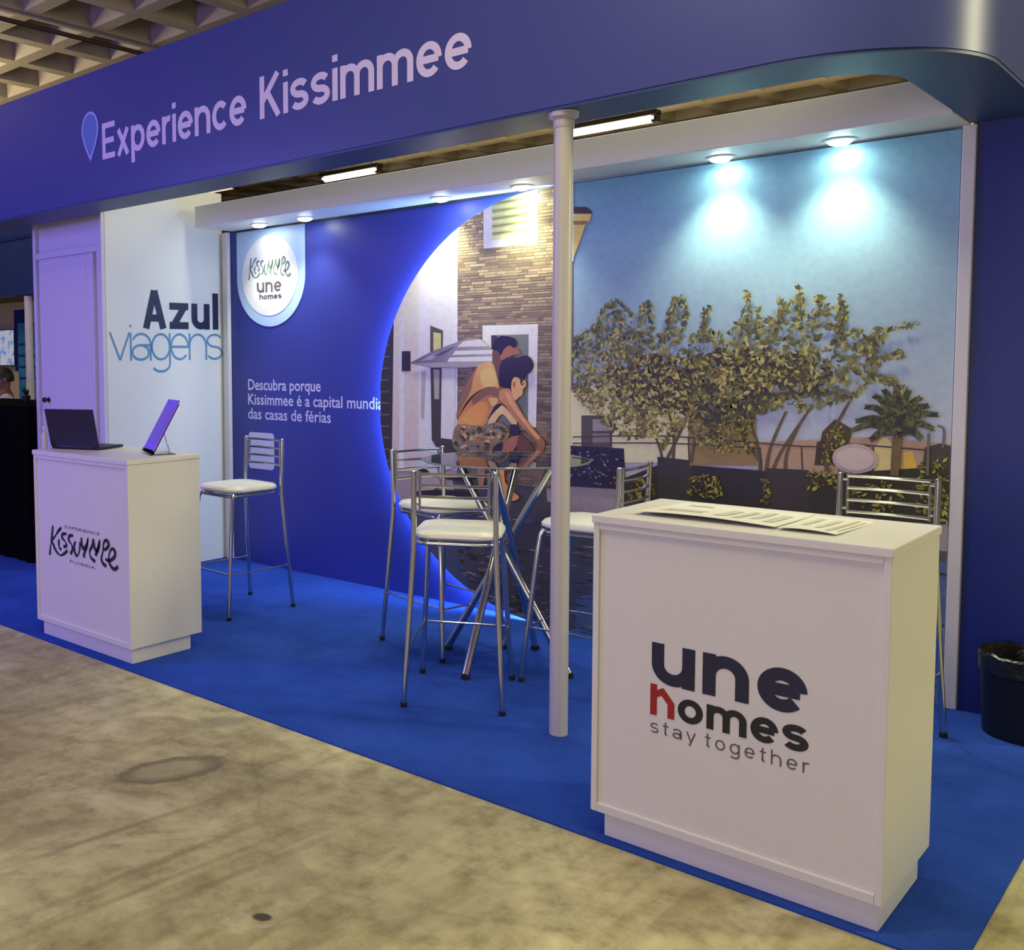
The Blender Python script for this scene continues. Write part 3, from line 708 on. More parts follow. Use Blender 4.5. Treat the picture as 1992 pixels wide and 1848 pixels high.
# upper louvred window and lower door, both in white frames
P.poly([(-1.878, 2.508), (-1.514, 2.525), (-1.511, 2.186), (-1.877, 2.185)], (236, 232, 220))
P.poly([(-1.882, 1.734), (-1.505, 1.732), (-1.513, 1.144), (-1.880, 1.110)], (206, 200, 196)); P.next()
lv = [(-1.817, 2.510), (-1.568, 2.515), (-1.566, 2.233), (-1.816, 2.232)]
P.poly(lv, (164, 170, 122)); P.poly([(-1.820, 1.675), (-1.566, 1.675), (-1.566, 1.124), (-1.817, 1.113)], (100, 106, 106)); P.next()
zt, zb_ = lv[1][1], lv[3][1]
for i in range(13):
    z = zb_ + (zt - zb_) * (i + .3) / 13
    P.poly([(lv[0][0], z), (lv[1][0], z + .004), (lv[1][0], z + .016), (lv[0][0], z + .012)], (118, 124, 88) if i % 2 else (192, 196, 150))
P.poly([(-1.820, 1.675), (-1.778, 1.674), (-1.777, 1.336), (-1.818, 1.335)], (48, 46, 50))
# narrow door, curtain and wall lamp of the white wing
P.poly([(-2.269, 1.744), (-2.171, 1.711), (-2.176, 1.530), (-2.269, 1.530)], (70, 66, 52))
P.poly([(-2.267, 1.491), (-2.174, 1.491), (-2.185, 1.048), (-2.067, 1.044), (-2.067, 0.920), (-2.185, 0.941), (-2.257, 1.034)], (58, 54, 50)); P.next()
P.poly([(-2.245, 1.703), (-2.186, 1.694), (-2.186, 1.568), (-2.245, 1.559)], (170, 170, 112))
P.poly([(-2.180, 1.485), (-2.080, 1.486), (-2.081, 1.043), (-2.187, 1.048)], (192, 186, 186))
P.poly([(-2.245, 1.472), (-2.197, 1.472), (-2.200, 1.289), (-2.236, 1.288)], (140, 138, 130))
P.poly([(-2.495, 1.588), (-2.425, 1.588), (-2.425, 1.462), (-2.496, 1.461)], (40, 34, 34))
P.poly([(-2.337, 1.462), (-2.306, 1.462), (-2.318, 1.169), (-2.343, 1.168)], (150, 146, 146))
# eave of the tower
P.poly([(-1.303, 2.367), (-1.213, 2.357), (-1.181, 2.332), (-1.180, 2.312), (-1.302, 2.324)], (52, 46, 42))
P.poly([(-1.302, 2.329), (-1.180, 2.316), (-1.187, 2.283), (-1.217, 2.253), (-1.258, 2.151), (-1.299, 2.057)], (186, 164, 92)); P.next()
P.poly([(-1.302, 2.290), (-1.198, 2.280), (-1.212, 2.261), (-1.302, 2.269)], (122, 98, 52))
P.poly([(-1.324, 2.580), (-1.291, 2.576), (-1.285, 2.068), (-1.319, 2.071)], (214, 210, 180)); P.next()
# far right: cream building, haze, trunks, fences
P.poly([(-1.299, 1.357), (-1.023, 1.417), (-0.624, 1.342), (-0.618, 1.001), (-1.295, 0.955)], (196, 178, 150))
P.poly([(-0.628, 1.264), (-0.297, 1.274), (-0.279, 1.012), (-0.623, 0.988)], (128, 108, 76))
P.poly([(-0.281, 1.125), (0.223, 1.175), (0.541, 1.158), (0.547, 0.948), (-0.278, 0.949)], (150, 124, 108)); P.next()
P.poly([(-1.228, 1.222), (-1.045, 1.228), (-1.042, 1.050), (-1.226, 1.040)], (74, 66, 68)); P.poly([(-0.910, 1.268), (-0.842, 1.270), (-0.840, 1.122), (-0.908, 1.118)], (120, 100, 84)); P.next()
P.poly([(-1.159, 1.205), (-1.059, 1.208), (-1.059, 1.144), (-1.159, 1.140)], (128, 124, 130)); P.poly([(-1.159, 1.126), (-1.058, 1.130), (-1.058, 1.072), (-1.158, 1.066)], (110, 104, 110))
P.poly([(0.225, 1.117), (0.268, 1.189), (0.317, 1.122), (0.321, 0.996), (0.228, 0.989)], (206, 168, 122))
P.poly([(0.344, 1.113), (0.377, 1.124), (0.411, 1.003), (0.347, 0.998)], (196, 150, 70))
for s, col, k in (([(0.099, 1.038), (0.138, 1.206), (0.061, 1.250), (0.008, 1.188), (-0.011, 1.043)], (66, 58, 48), 0), ([(0.419, 1.061), (0.426, 1.140), (0.484, 1.161), (0.541, 1.147), (0.545, 1.025)], (60, 58, 52), 0), ([(-0.022, 1.030), (-0.014, 1.139), (0.041, 1.166), (0.099, 1.038)], (58, 50, 44), 0)):
    P.poly(s, col)
P.next()
TR = (86, 72, 60)
for s in [[(-0.755, 0.763), (-0.754, 0.992), (-0.853, 1.257)], [(-0.753, 0.979), (-0.679, 1.130), (-0.597, 1.317)], [(-0.704, 0.995), (-0.701, 1.129), (-0.736, 1.287)], [(-0.266, 0.950), (-0.273, 1.075), (-0.333, 1.273)], [(-0.242, 0.952), (-0.221, 1.103), (-0.154, 1.279)], [(-0.218, 0.954), (-0.173, 1.081), (-0.040, 1.307)], [(-0.262, 1.026), (-0.368, 1.171), (-0.421, 1.296)], [(-0.147, 0.959), (-0.145, 1.083), (-0.084, 1.233)], [(0.034, 0.998), (0.035, 1.142), (0.134, 1.359)], [(-0.610, 1.002), (-0.573, 1.161), (-0.472, 1.294)]]: P.line(s, (.022, .010), TR)
P.next()
P.poly([(-1.312, 1.052), (-0.974, 1.054), (-0.962, 0.834), (-1.309, 0.824)], (38, 36, 58))
P.poly([(-0.972, 0.894), (-0.787, 0.976), (0.546, 1.003), (0.551, 0.814), (-0.970, 0.741)], (50, 46, 44))
P.poly([(-0.787, 1.022), (-0.615, 1.015), (-0.611, 0.796), (-0.784, 0.795)], (54, 50, 58)); P.poly([(-0.607, 0.989), (-0.257, 0.988), (-0.253, 0.805), (-0.603, 0.796)], (46, 42, 48))
P.poly([(-0.238, 1.002), (-0.046, 1.006), (-0.042, 0.809), (-0.234, 0.807)], (56, 50, 54)); P.poly([(0.100, 1.003), (0.544, 1.069), (0.551, 0.814), (0.105, 0.812)], (48, 46, 38)); P.next()
for s in [[(-1.280, 1.100), (-0.734, 1.132), (-0.081, 1.116), (0.204, 1.132)], [(-1.280, 1.065), (-0.733, 1.095), (-0.269, 1.095)], [(-0.625, 1.133), (-0.617, 0.988)], [(-0.269, 1.100), (-0.261, 0.975)], [(-0.081, 1.116), (-0.073, 0.990)], [(0.097, 1.140), (0.542, 1.125)], [(0.224, 1.133), (0.228, 0.989)], [(0.142, 1.041), (0.147, 0.852)]]: P.line(s, .007, (64, 56, 56))
for s, kk in (([(-1.295, 1.036), (-0.983, 1.037), (-0.980, 0.852), (-1.293, 0.840)], 0), ):
    for x, z in scatter(s, 80): P.blob(x, z, rnd.uniform(.004, .010), rnd.uniform(.003, .008), rnd.choice([(120, 112, 130), (84, 80, 100), (20, 20, 34)]))
P.next()
# foliage
GREENS = [(58, 56, 42), (70, 66, 44), (94, 88, 52), (118, 110, 66), (148, 136, 84), (44, 42, 44), (52, 50, 54), (84, 78, 56), (36, 34, 40)]
LIGHTG = [(150, 138, 92), (176, 160, 108), (120, 112, 70), (92, 86, 54), (70, 64, 50)]
def leaf(x, z, s, a, col):
    d = Vector((math.cos(a), math.sin(a))); nn = Vector((-d.y, d.x)); p0 = Vector((x, z))
    P.poly([tuple(p0 - d * s), tuple(p0 + nn * s * .45), tuple(p0 + d * s), tuple(p0 - nn * s * .45)], col)
can = [(-1.290, 1.471), (-1.286, 1.656), (-1.177, 1.681), (-1.130, 1.791), (-1.029, 1.834), (-0.964, 1.771), (-0.911, 1.667), (-0.892, 1.795), (-0.850, 1.815), (-0.826, 1.673), (-0.770, 1.664), (-0.718, 1.802), (-0.664, 1.825), (-0.642, 1.759), (-0.661, 1.643), (-0.577, 1.667), (-0.552, 1.756), (-0.504, 1.658), (-0.404, 1.701), (-0.352, 1.799), (-0.294, 1.697), (-0.235, 1.740), (-0.166, 1.791), (-0.109, 1.824), (-0.077, 1.739), (-0.025, 1.796), (0.076, 1.792), (0.108, 1.697), (0.190, 1.642), (0.263, 1.613), (0.213, 1.545), (0.267, 1.487), (0.195, 1.453), (0.176, 1.378), (0.091, 1.353), (0.005, 1.303), (-0.085, 1.276), (-0.178, 1.290), (-0.272, 1.263), (-0.367, 1.115), (-0.493, 1.062), (-0.598, 1.121), (-0.707, 1.195), (-0.789, 1.138), (-0.946, 1.103), (-1.080, 1.152), (-1.172, 1.260), (-1.267, 1.329)]
for x, z in scatter([(-1.084, 1.472), (-0.880, 1.553), (-0.659, 1.525), (-0.426, 1.575), (-0.230, 1.524), (-0.091, 1.547), (0.045, 1.475), (0.004, 1.356), (-0.226, 1.326), (-0.368, 1.171), (-0.495, 1.165), (-0.628, 1.264), (-0.848, 1.284), (-1.022, 1.334)], 420): P.blob(x, z, rnd.uniform(.014, .034), rnd.uniform(.012, .03), rnd.choice([(54, 50, 62), (62, 58, 56), (70, 66, 52), (58, 54, 50)]), 7, .5)
P.next()
OLIVE = [(92, 88, 54), (106, 102, 62), (124, 118, 70), (146, 138, 84), (78, 74, 54), (66, 62, 54), (100, 96, 68), (84, 84, 62)]
for x, z in scatter(can, 2100): leaf(x, z, rnd.uniform(.010, .024), rnd.uniform(0, PI), rnd.choice(OLIVE))
P.next()
for x, z in scatter([(-1.289, 1.357), (-1.176, 1.527), (-1.057, 1.692), (-0.853, 1.633), (-0.686, 1.525), (-0.477, 1.550), (-0.280, 1.623), (-0.089, 1.475), (-0.227, 1.376), (-0.472, 1.320), (-0.601, 1.265), (-0.679, 1.130), (-0.845, 1.122), (-1.080, 1.152), (-1.172, 1.260), (-1.267, 1.329)], 620): leaf(x, z, rnd.uniform(.010, .022), rnd.uniform(0, PI), rnd.choice([(146, 136, 84), (160, 146, 96), (128, 120, 70), (112, 104, 66), (96, 88, 58)]))
P.next()
for s in [[(-1.131, 1.611), (-1.118, 1.777), (-1.029, 1.834), (-0.935, 1.757)], [(-0.895, 1.580), (-0.889, 1.768), (-0.850, 1.820), (-0.820, 1.686)], [(-0.742, 1.631), (-0.728, 1.789), (-0.678, 1.834), (-0.642, 1.770), (-0.667, 1.682)], [(-0.556, 1.654), (-0.552, 1.743), (-0.532, 1.781)], [(-0.342, 1.674), (-0.336, 1.773), (-0.353, 1.858)], [(-0.305, 1.673), (-0.288, 1.771)], [(-0.210, 1.671), (-0.177, 1.767), (-0.194, 1.804)], [(-0.105, 1.668), (-0.097, 1.788), (-0.107, 1.855)], [(-0.049, 1.666), (-0.007, 1.784), (-0.025, 1.813)], [(0.062, 1.640), (0.092, 1.733), (0.071, 1.808)], [(0.193, 1.545), (0.252, 1.636), (0.372, 1.678)], [(0.214, 1.522), (0.295, 1.544), (0.328, 1.544)], [(0.195, 1.441), (0.278, 1.442), (0.344, 1.374)], [(0.130, 1.522), (0.212, 1.614), (0.235, 1.659)], [(-1.291, 1.528), (-1.239, 1.655), (-1.147, 1.694)], [(0.194, 1.476), (0.258, 1.430), (0.303, 1.419)], [(-0.680, 1.183), (-0.734, 1.127), (-0.760, 1.072)], [(0.026, 1.332), (0.134, 1.359), (0.216, 1.453)]]:
    ln = smooth_line(s, 7)
    P.line(s, .006, (70, 66, 50))
    for i in range(len(ln)):
        for k in range(2):
            a = rnd.uniform(0, PI); leaf(ln[i][0] + rnd.uniform(-.014, .014), ln[i][1] + rnd.uniform(-.014, .014), rnd.uniform(.010, .020), a, rnd.choice(OLIVE))
for poly, kk in [([(-0.620, 0.842), (-0.608, 0.936), (-0.478, 0.959), (-0.438, 0.872), (-0.488, 0.808)], 90), ([(-0.956, 0.771), (-0.914, 0.899), (-0.800, 0.921), (-0.784, 0.814)], 50), ([(-0.058, 0.918), (-0.044, 1.016), (0.100, 1.015), (0.102, 0.931)], 70), ([(0.136, 0.851), (0.144, 0.959), (0.270, 0.992), (0.353, 0.930), (0.315, 0.834)], 70), ([(0.395, 0.843), (0.409, 1.071), (0.539, 1.102), (0.547, 0.814)], 160), ([(-0.263, 0.812), (-0.254, 0.951), (-0.218, 0.954), (-0.215, 0.816)], 25), ([(0.011, 1.032), (0.008, 1.164), (0.094, 1.240), (0.132, 1.041)], 70), ([(-0.480, 1.062), (-0.470, 1.217), (-0.296, 1.237), (-0.280, 1.075)], 90)]:
    for x, z in scatter(poly, kk): leaf(x, z, rnd.uniform(.007, .016), rnd.uniform(0, PI), rnd.choice([(120, 112, 48), (88, 84, 40), (64, 60, 36), (148, 138, 70)]))
P.next()
# palm
PALM_PTS = [(0.321, 1.207), (0.314, 1.007), (0.142, 1.204), (0.163, 1.247), (0.199, 1.309), (0.231, 1.356), (0.267, 1.380), (0.312, 1.394), (0.356, 1.377), (0.397, 1.351), (0.425, 1.320), (0.461, 1.285), (0.447, 1.227), (0.223, 1.170), (0.405, 1.184)]
pcx, pcz = PALM_PTS[0]
P.line([PALM_PTS[0], PALM_PTS[1]], (.040, .034), (92, 78, 56))
for e in PALM_PTS[2:]:
    dx, dz = e[0] - pcx, e[1] - pcz; lift = .10 * abs(dx) + .01
    q = (pcx + dx * .55, pcz + dz * .62 + lift * .9)
    ln = smooth_line([(pcx, pcz), q, e], 8); k = len(ln)
    for i in range(1, k):
        t = i / (k - 1); a = math.atan2(ln[i][1] - ln[i - 1][1], ln[i][0] - ln[i - 1][0])
        for sgn in (-1, 1):
            leaf(ln[i][0], ln[i][1], .034 * (1 - .65 * t) + .008, a + sgn * .55, rnd.choice([(62, 62, 44), (84, 82, 54), (44, 46, 40)]))
P.blob(*(0.152, 1.073), .095, .068, (158, 142, 146), 20, .02)
for s in [[(0.442, 1.017), (0.440, 1.204)], [(0.496, 1.144), (0.497, 1.222), (0.472, 1.237)], [(0.269, 1.177), (0.263, 1.223), (0.254, 1.181)]]: P.line(s, .010, (90, 84, 88))
P.next()
P.blob(*(0.152, 1.073), .078, .052, (172, 156, 158), 20, .02)
P.next()
# parasol
P.poly([(-2.430, 1.509), (-2.245, 1.586), (-2.069, 1.635), (-1.977, 1.662), (-1.877, 1.650), (-1.794, 1.583), (-1.794, 1.496), (-1.977, 1.484), (-2.103, 1.482), (-2.245, 1.483)], (88, 82, 104), True, (140, 134, 146), 30); P.next()
P.poly([(-2.057, 1.609), (-2.011, 1.643), (-1.888, 1.653), (-1.832, 1.611)], (186, 180, 188))
P.poly([(-2.068, 1.586), (-1.794, 1.589), (-1.794, 1.565), (-2.094, 1.561)], (190, 184, 190))
P.poly([(-2.112, 1.546), (-1.794, 1.552), (-1.794, 1.523), (-2.132, 1.520)], (196, 190, 194))
P.poly([(-2.343, 1.525), (-2.245, 1.564), (-2.174, 1.577), (-2.245, 1.535)], (140, 134, 150))
P.poly([(-2.245, 1.554), (-2.103, 1.605), (-2.068, 1.609), (-2.174, 1.558)], (76, 70, 90))
P.poly([(-2.417, 1.509), (-2.126, 1.517), (-1.794, 1.519), (-1.794, 1.499), (-1.977, 1.489), (-2.245, 1.487)], (136, 130, 142)); P.next()
# two boys crouching at the pool edge
def closed_smooth(pts, n=3):
    Q = [Vector(q) for q in pts]; m_ = len(Q); out = []
    for i in range(m_):
        p0, p1, p2, p3 = Q[i - 1], Q[i], Q[(i + 1) % m_], Q[(i + 2) % m_]
        for k in range(n):
            t = k / n; out.append(tuple(.5 * ((2 * p1) + (p2 - p0) * t + (2 * p0 - 5 * p1 + 4 * p2 - p3) * t * t + (3 * p1 - p0 - 3 * p2 + p3) * t ** 3)))
    return out
def fig(s, c, c2=None, ang=90): P.poly(closed_smooth(s), c, True, c2, ang)
fig([(-1.799, 1.591), (-1.750, 1.570), (-1.738, 1.517), (-1.752, 1.446), (-1.763, 1.364), (-1.802, 1.446), (-1.804, 1.535)], (98, 66, 58))
fig([(-1.908, 1.493), (-1.858, 1.514), (-1.802, 1.511), (-1.772, 1.434), (-1.756, 1.352), (-1.829, 1.366), (-1.900, 1.347), (-1.987, 1.279), (-2.057, 1.170), (-2.052, 1.243), (-2.009, 1.354), (-1.958, 1.433)], (150, 104, 68), (196, 146, 90), 45); P.next()
fig([(-1.908, 1.493), (-1.937, 1.427), (-1.958, 1.343), (-2.031, 1.232), (-2.057, 1.170), (-2.052, 1.243), (-2.009, 1.354), (-1.958, 1.433)], (118, 86, 66))
fig([(-1.887, 1.458), (-1.816, 1.487), (-1.777, 1.429), (-1.787, 1.381), (-1.865, 1.374)], (206, 158, 98))
fig([(-1.747, 1.555), (-1.719, 1.596), (-1.685, 1.613), (-1.637, 1.597), (-1.616, 1.565), (-1.665, 1.556), (-1.719, 1.531), (-1.747, 1.531)], (136, 90, 70))
fig([(-1.797, 1.591), (-1.789, 1.640), (-1.747, 1.668), (-1.693, 1.665), (-1.651, 1.650), (-1.633, 1.620), (-1.657, 1.598), (-1.685, 1.613), (-1.719, 1.596), (-1.747, 1.557), (-1.768, 1.584)], (34, 28, 44)); P.next()
fig([(-2.057, 1.145), (-2.016, 1.220), (-1.943, 1.301), (-1.886, 1.350), (-1.829, 1.372), (-1.773, 1.364), (-1.732, 1.382), (-1.684, 1.365), (-1.662, 1.313), (-1.718, 1.274), (-1.752, 1.273), (-1.794, 1.248), (-1.828, 1.181), (-1.864, 1.141), (-1.928, 1.135), (-2.001, 1.141)], (196, 132, 72), (120, 78, 60), 70); P.next()
fig([(-1.886, 1.349), (-1.829, 1.371), (-1.766, 1.363), (-1.763, 1.311), (-1.815, 1.325), (-1.872, 1.302), (-1.936, 1.259), (-1.943, 1.301)], (112, 78, 62))
fig([(-2.020, 1.171), (-1.958, 1.240), (-1.900, 1.278), (-1.836, 1.274), (-1.843, 1.202), (-1.885, 1.158), (-1.957, 1.146)], (204, 138, 72), (176, 114, 66), 60)
fig([(-1.829, 1.303), (-1.773, 1.305), (-1.766, 1.281), (-1.801, 1.257)], (206, 144, 96))
fig([(-1.806, 1.226), (-1.773, 1.270), (-1.737, 1.264), (-1.783, 1.207), (-1.836, 1.175)], (44, 36, 54))
fig([(-1.828, 1.178), (-1.745, 1.259), (-1.714, 1.253), (-1.632, 1.174), (-1.662, 1.152), (-1.731, 1.214), (-1.786, 1.159), (-1.814, 1.140)], (204, 156, 116)); P.next()
fig([(-2.090, 1.033), (-2.075, 1.114), (-2.031, 1.140), (-1.936, 1.137), (-1.864, 1.140), (-1.772, 1.163), (-1.713, 1.146), (-1.682, 1.096), (-1.716, 1.056), (-1.799, 1.010), (-1.799, 0.967), (-1.899, 0.961), (-2.001, 0.961), (-2.068, 0.982)], (124, 98, 76)); P.next()
SHORTS = [(-2.079, 1.040), (-2.068, 1.108), (-2.027, 1.131), (-1.936, 1.129), (-1.864, 1.132), (-1.772, 1.154), (-1.724, 1.141), (-1.692, 1.098), (-1.723, 1.064), (-1.803, 1.019), (-1.810, 0.976), (-1.899, 0.971), (-1.997, 0.970), (-2.060, 0.989)]
for x, z in scatter(SHORTS, 130): P.blob(x, z, rnd.uniform(.008, .020), rnd.uniform(.006, .015), rnd.choice([(56, 56, 50), (70, 66, 54), (150, 120, 84), (176, 150, 100), (108, 88, 66), (96, 104, 88), (92, 116, 112), (134, 100, 76), (60, 54, 50)]), 8, .4)
fig([(-1.799, 1.010), (-1.716, 1.056), (-1.625, 1.099), (-1.624, 1.052), (-1.671, 0.973), (-1.681, 0.890), (-1.729, 0.887), (-1.716, 0.947), (-1.792, 0.964)], (138, 92, 72)); P.next()
fig([(-1.798, 1.010), (-1.727, 1.051), (-1.740, 0.984), (-1.785, 0.965)], (44, 34, 48))
fig([(-1.683, 1.149), (-1.628, 1.151), (-1.618, 1.099), (-1.662, 1.091)], (40, 34, 58))
fig([(-1.631, 1.052), (-1.608, 1.099), (-1.538, 1.045), (-1.524, 0.997), (-1.620, 0.997)], (92, 58, 54))
fig([(-1.781, 0.889), (-1.721, 0.893), (-1.711, 0.817), (-1.658, 0.765), (-1.615, 0.738), (-1.631, 0.715), (-1.680, 0.710), (-1.770, 0.761)], (184, 126, 82))
fig([(-1.910, 0.964), (-1.849, 0.968), (-1.859, 0.793), (-1.894, 0.778)], (140, 96, 76))
fig([(-1.746, 1.351), (-1.684, 1.359), (-1.636, 1.279), (-1.589, 1.211), (-1.522, 1.138), (-1.456, 1.074), (-1.448, 1.039), (-1.475, 0.984), (-1.520, 0.965), (-1.527, 0.988), (-1.498, 1.024), (-1.502, 1.059), (-1.568, 1.119), (-1.649, 1.191), (-1.718, 1.270), (-1.752, 1.299)], (126, 82, 62), (168, 114, 80), 120); P.next()
fig([(-1.718, 1.335), (-1.684, 1.336), (-1.622, 1.244), (-1.542, 1.149), (-1.482, 1.088), (-1.502, 1.082), (-1.581, 1.159), (-1.663, 1.249)], (190, 132, 96))
fig([(-1.674, 1.406), (-1.650, 1.431), (-1.613, 1.418), (-1.609, 1.388), (-1.582, 1.414), (-1.571, 1.383), (-1.592, 1.361), (-1.595, 1.331), (-1.621, 1.313), (-1.643, 1.295), (-1.665, 1.325)], (198, 142, 98))
fig([(-1.754, 1.391), (-1.755, 1.476), (-1.733, 1.523), (-1.692, 1.546), (-1.638, 1.540), (-1.584, 1.555), (-1.543, 1.539), (-1.522, 1.499), (-1.543, 1.458), (-1.577, 1.446), (-1.589, 1.417), (-1.615, 1.429), (-1.650, 1.430), (-1.669, 1.405), (-1.676, 1.370), (-1.725, 1.368)], (26, 22, 40), (46, 40, 58), 90); fig([(-1.662, 1.395), (-1.647, 1.406), (-1.642, 1.383), (-1.653, 1.366)], (150, 96, 74))
fig([(-1.606, 1.388), (-1.586, 1.396), (-1.585, 1.390), (-1.604, 1.383)], (70, 44, 40))
fig([(-1.527, 0.994), (-1.485, 1.011), (-1.465, 0.989), (-1.481, 0.962), (-1.504, 0.943), (-1.517, 0.966)], (176, 122, 90))
P.next()
# towels, loungers by the pool
fig([(-2.369, 0.951), (-2.224, 0.957), (-2.183, 0.924), (-2.076, 0.939), (-2.076, 0.881), (-2.183, 0.839), (-2.224, 0.809), (-2.320, 0.821), (-2.369, 0.845)], (168, 162, 166))
fig([(-2.390, 0.785), (-2.224, 0.803), (-2.183, 0.760), (-2.279, 0.705), (-2.390, 0.706)], (142, 132, 134)); P.next()
fig([(-2.355, 0.835), (-2.306, 0.850), (-2.265, 0.831), (-2.320, 0.820)], (34, 30, 32)); fig([(-2.224, 0.911), (-2.190, 0.935), (-2.183, 0.897), (-2.217, 0.878)], (92, 88, 94))
fig([(-2.376, 0.699), (-2.190, 0.726), (-1.960, 0.736), (-1.959, 0.704), (-2.376, 0.671)], (40, 34, 38))
fig([(-2.123, 0.808), (-1.934, 0.823), (-1.934, 0.810), (-2.123, 0.795)], (30, 26, 30)); fig([(-2.320, 0.899), (-2.238, 0.915), (-2.224, 0.902), (-2.306, 0.883)], (204, 200, 200))
# fold the polygons into one printed sheet
me = bpy.data.meshes.new('printed_picture'); me.from_pydata(P.v, [], P.f)
ca = me.attributes.new('ink', 'FLOAT_COLOR', 'POINT')
flat = []
for c in P.c: flat += [*c, 1.0]
ca.data.foreach_set('color', flat)
m = bpy.data.materials.new('mural_print'); m.use_nodes = True; nt = m.node_tree; bs = nt.nodes['Principled BSDF']
at = nt.nodes.new('ShaderNodeAttribute'); at.attribute_name = 'ink'
tc = nt.nodes.new('ShaderNodeTexCoord'); nz = nt.nodes.new('ShaderNodeTexNoise'); nz.inputs['Scale'].default_value = 28; nz.inputs['Detail'].default_value = 5
nt.links.new(tc.outputs['Object'], nz.inputs[0])
rp = nt.nodes.new('ShaderNodeValToRGB'); rp.color_ramp.elements[0].position = .25; rp.color_ramp.elements[0].color = (.93, .93, .93, 1); rp.color_ramp.elements[1].position = .75; rp.color_ramp.elements[1].color = (1.07, 1.07, 1.07, 1)
nt.links.new(nz.outputs[0], rp.inputs[0])
mx = nt.nodes.new('ShaderNodeMix'); mx.data_type = 'RGBA'; mx.blend_type = 'MULTIPLY'; mx.inputs[0].default_value = 1
nt.links.new(at.outputs['Color'], mx.inputs[6]); nt.links.new(rp.outputs[0], mx.inputs[7]); nt.links.new(mx.outputs[2], bs.inputs['Base Color'])
bs.inputs['Roughness'].default_value = .42; bs.inputs['Specular IOR Level'].default_value = .35
me.materials.append(m)
bm = bmesh.new(); bm.from_mesh(me)
for fc in bm.faces:
    fc.normal_update()
    if fc.normal.y > 0: fc.normal_flip()
bm.to_mesh(me); bm.free()
o = bpy.data.objects.new('printed_picture', me); COL.objects.link(o); o.parent = mu
# ------------------------------------------------------------------ counters
def counter(x0, x1, y0, y1, label, side_inset):
    w, dp = x1 - x0, y1 - y0
    t = empty('counter', ((x0 + x1) / 2, (y0 + y1) / 2, .006), 0, label, 'counter', 'white reception counters')
    h = w / 2; g = dp / 2; zb = .084 - .006; H = 1.05 - .006
    b = MB(); b.box(-h + .045, h - .016, -g + .016, g - .07, 0, zb, bev=.002); b.build('plinth', M_white, t)
    bd_ = MB(); bd_.box(-h + .004, -h + .024, -g, g, zb, H - .026, bev=.002); bd_.build('side_panel', M_white, t)
    bd_ = MB(); bd_.box(h - .024, h - .004, -g, g, zb, H - .026, bev=.002); bd_.build('side_panel', M_white, t)
    bd_ = MB(); bd_.box(-h + .0242, h - .0242, -g, -g + .016, H - .046, H - .0262, bev=.002); bd_.build('front_rail', M_white, t)
    bd_ = MB(); bd_.box(-h + .0242, h - .0242, -g, -g + .016, zb, zb + .028, bev=.002); bd_.build('front_rail', M_white, t)
    bd_ = MB(); bd_.box(-h + .0242, h - .0242, -g + .010, g - .02, zb + .003, H - .047); bd_.build('front_panel', M_white, t)
    b = MB(); b.box(-h, h, -g - .006, g + .006, H - .026, H, bev=.003); b.build('top', M_white, t)
    return t, -g + .010 - .0012
ctr, ry = counter(0, .856, .0266, .500, 'white counter with the une homes logo in the right foreground', 0)
lx, lz = ctr.location.x, .006
pR = lambda u, v: (u - lx, ry, v - lz)
lettering('letter', 'une', M_ink, ctr, pR, .200, .651, .548, .126, .29, .17, 1.0)
lettering('letter', 'Homes', M_red, ctr, pR, .197, .657, .446, .074, .26, .13, .94, only=[0])
lettering('letter', 'homes', M_black_ink, ctr, pR, .197, .657, .446, .074, .26, .13, .94, only=[1, 2, 3, 4])
lettering('letter', 'stay together', M_grey_ink, ctr, pR, .199, .660, .390, .031, .13, .42, .86)
ctl, ly = counter(-3.461, -2.553, .0538, .5186, 'white counter with the script logo on its violet-lit front at left', 0)
llx = ctl.location.x
pL = lambda u, v: (u - llx, ly, v - .006)
K = [(-6.930, 0.076)]
script_logo(ctl, M_ink, pL, kx0, kx1, kz0, kz1, .015)
EXa = [(-3.161, 0.638), (-2.826, 0.636)]; FLa = [(-3.118, 0.454), (-2.876, 0.450)]
slope = lambda a, b: (lambda u, v: (u - llx, ly, v - .006 + (b[1] - a[1]) * (u - a[0]) / (b[0] - a[0])))
font_text('lettering', 'EXPERIENCE', M_grey_ink, ctl, slope(*EXa), EXa[0][0], EXa[1][0], EXa[0][1], .015)
font_text('lettering', 'FLORIDA', M_grey_ink, ctl, slope(*FLa), FLa[0][0], FLa[1][0], FLa[0][1], .015)

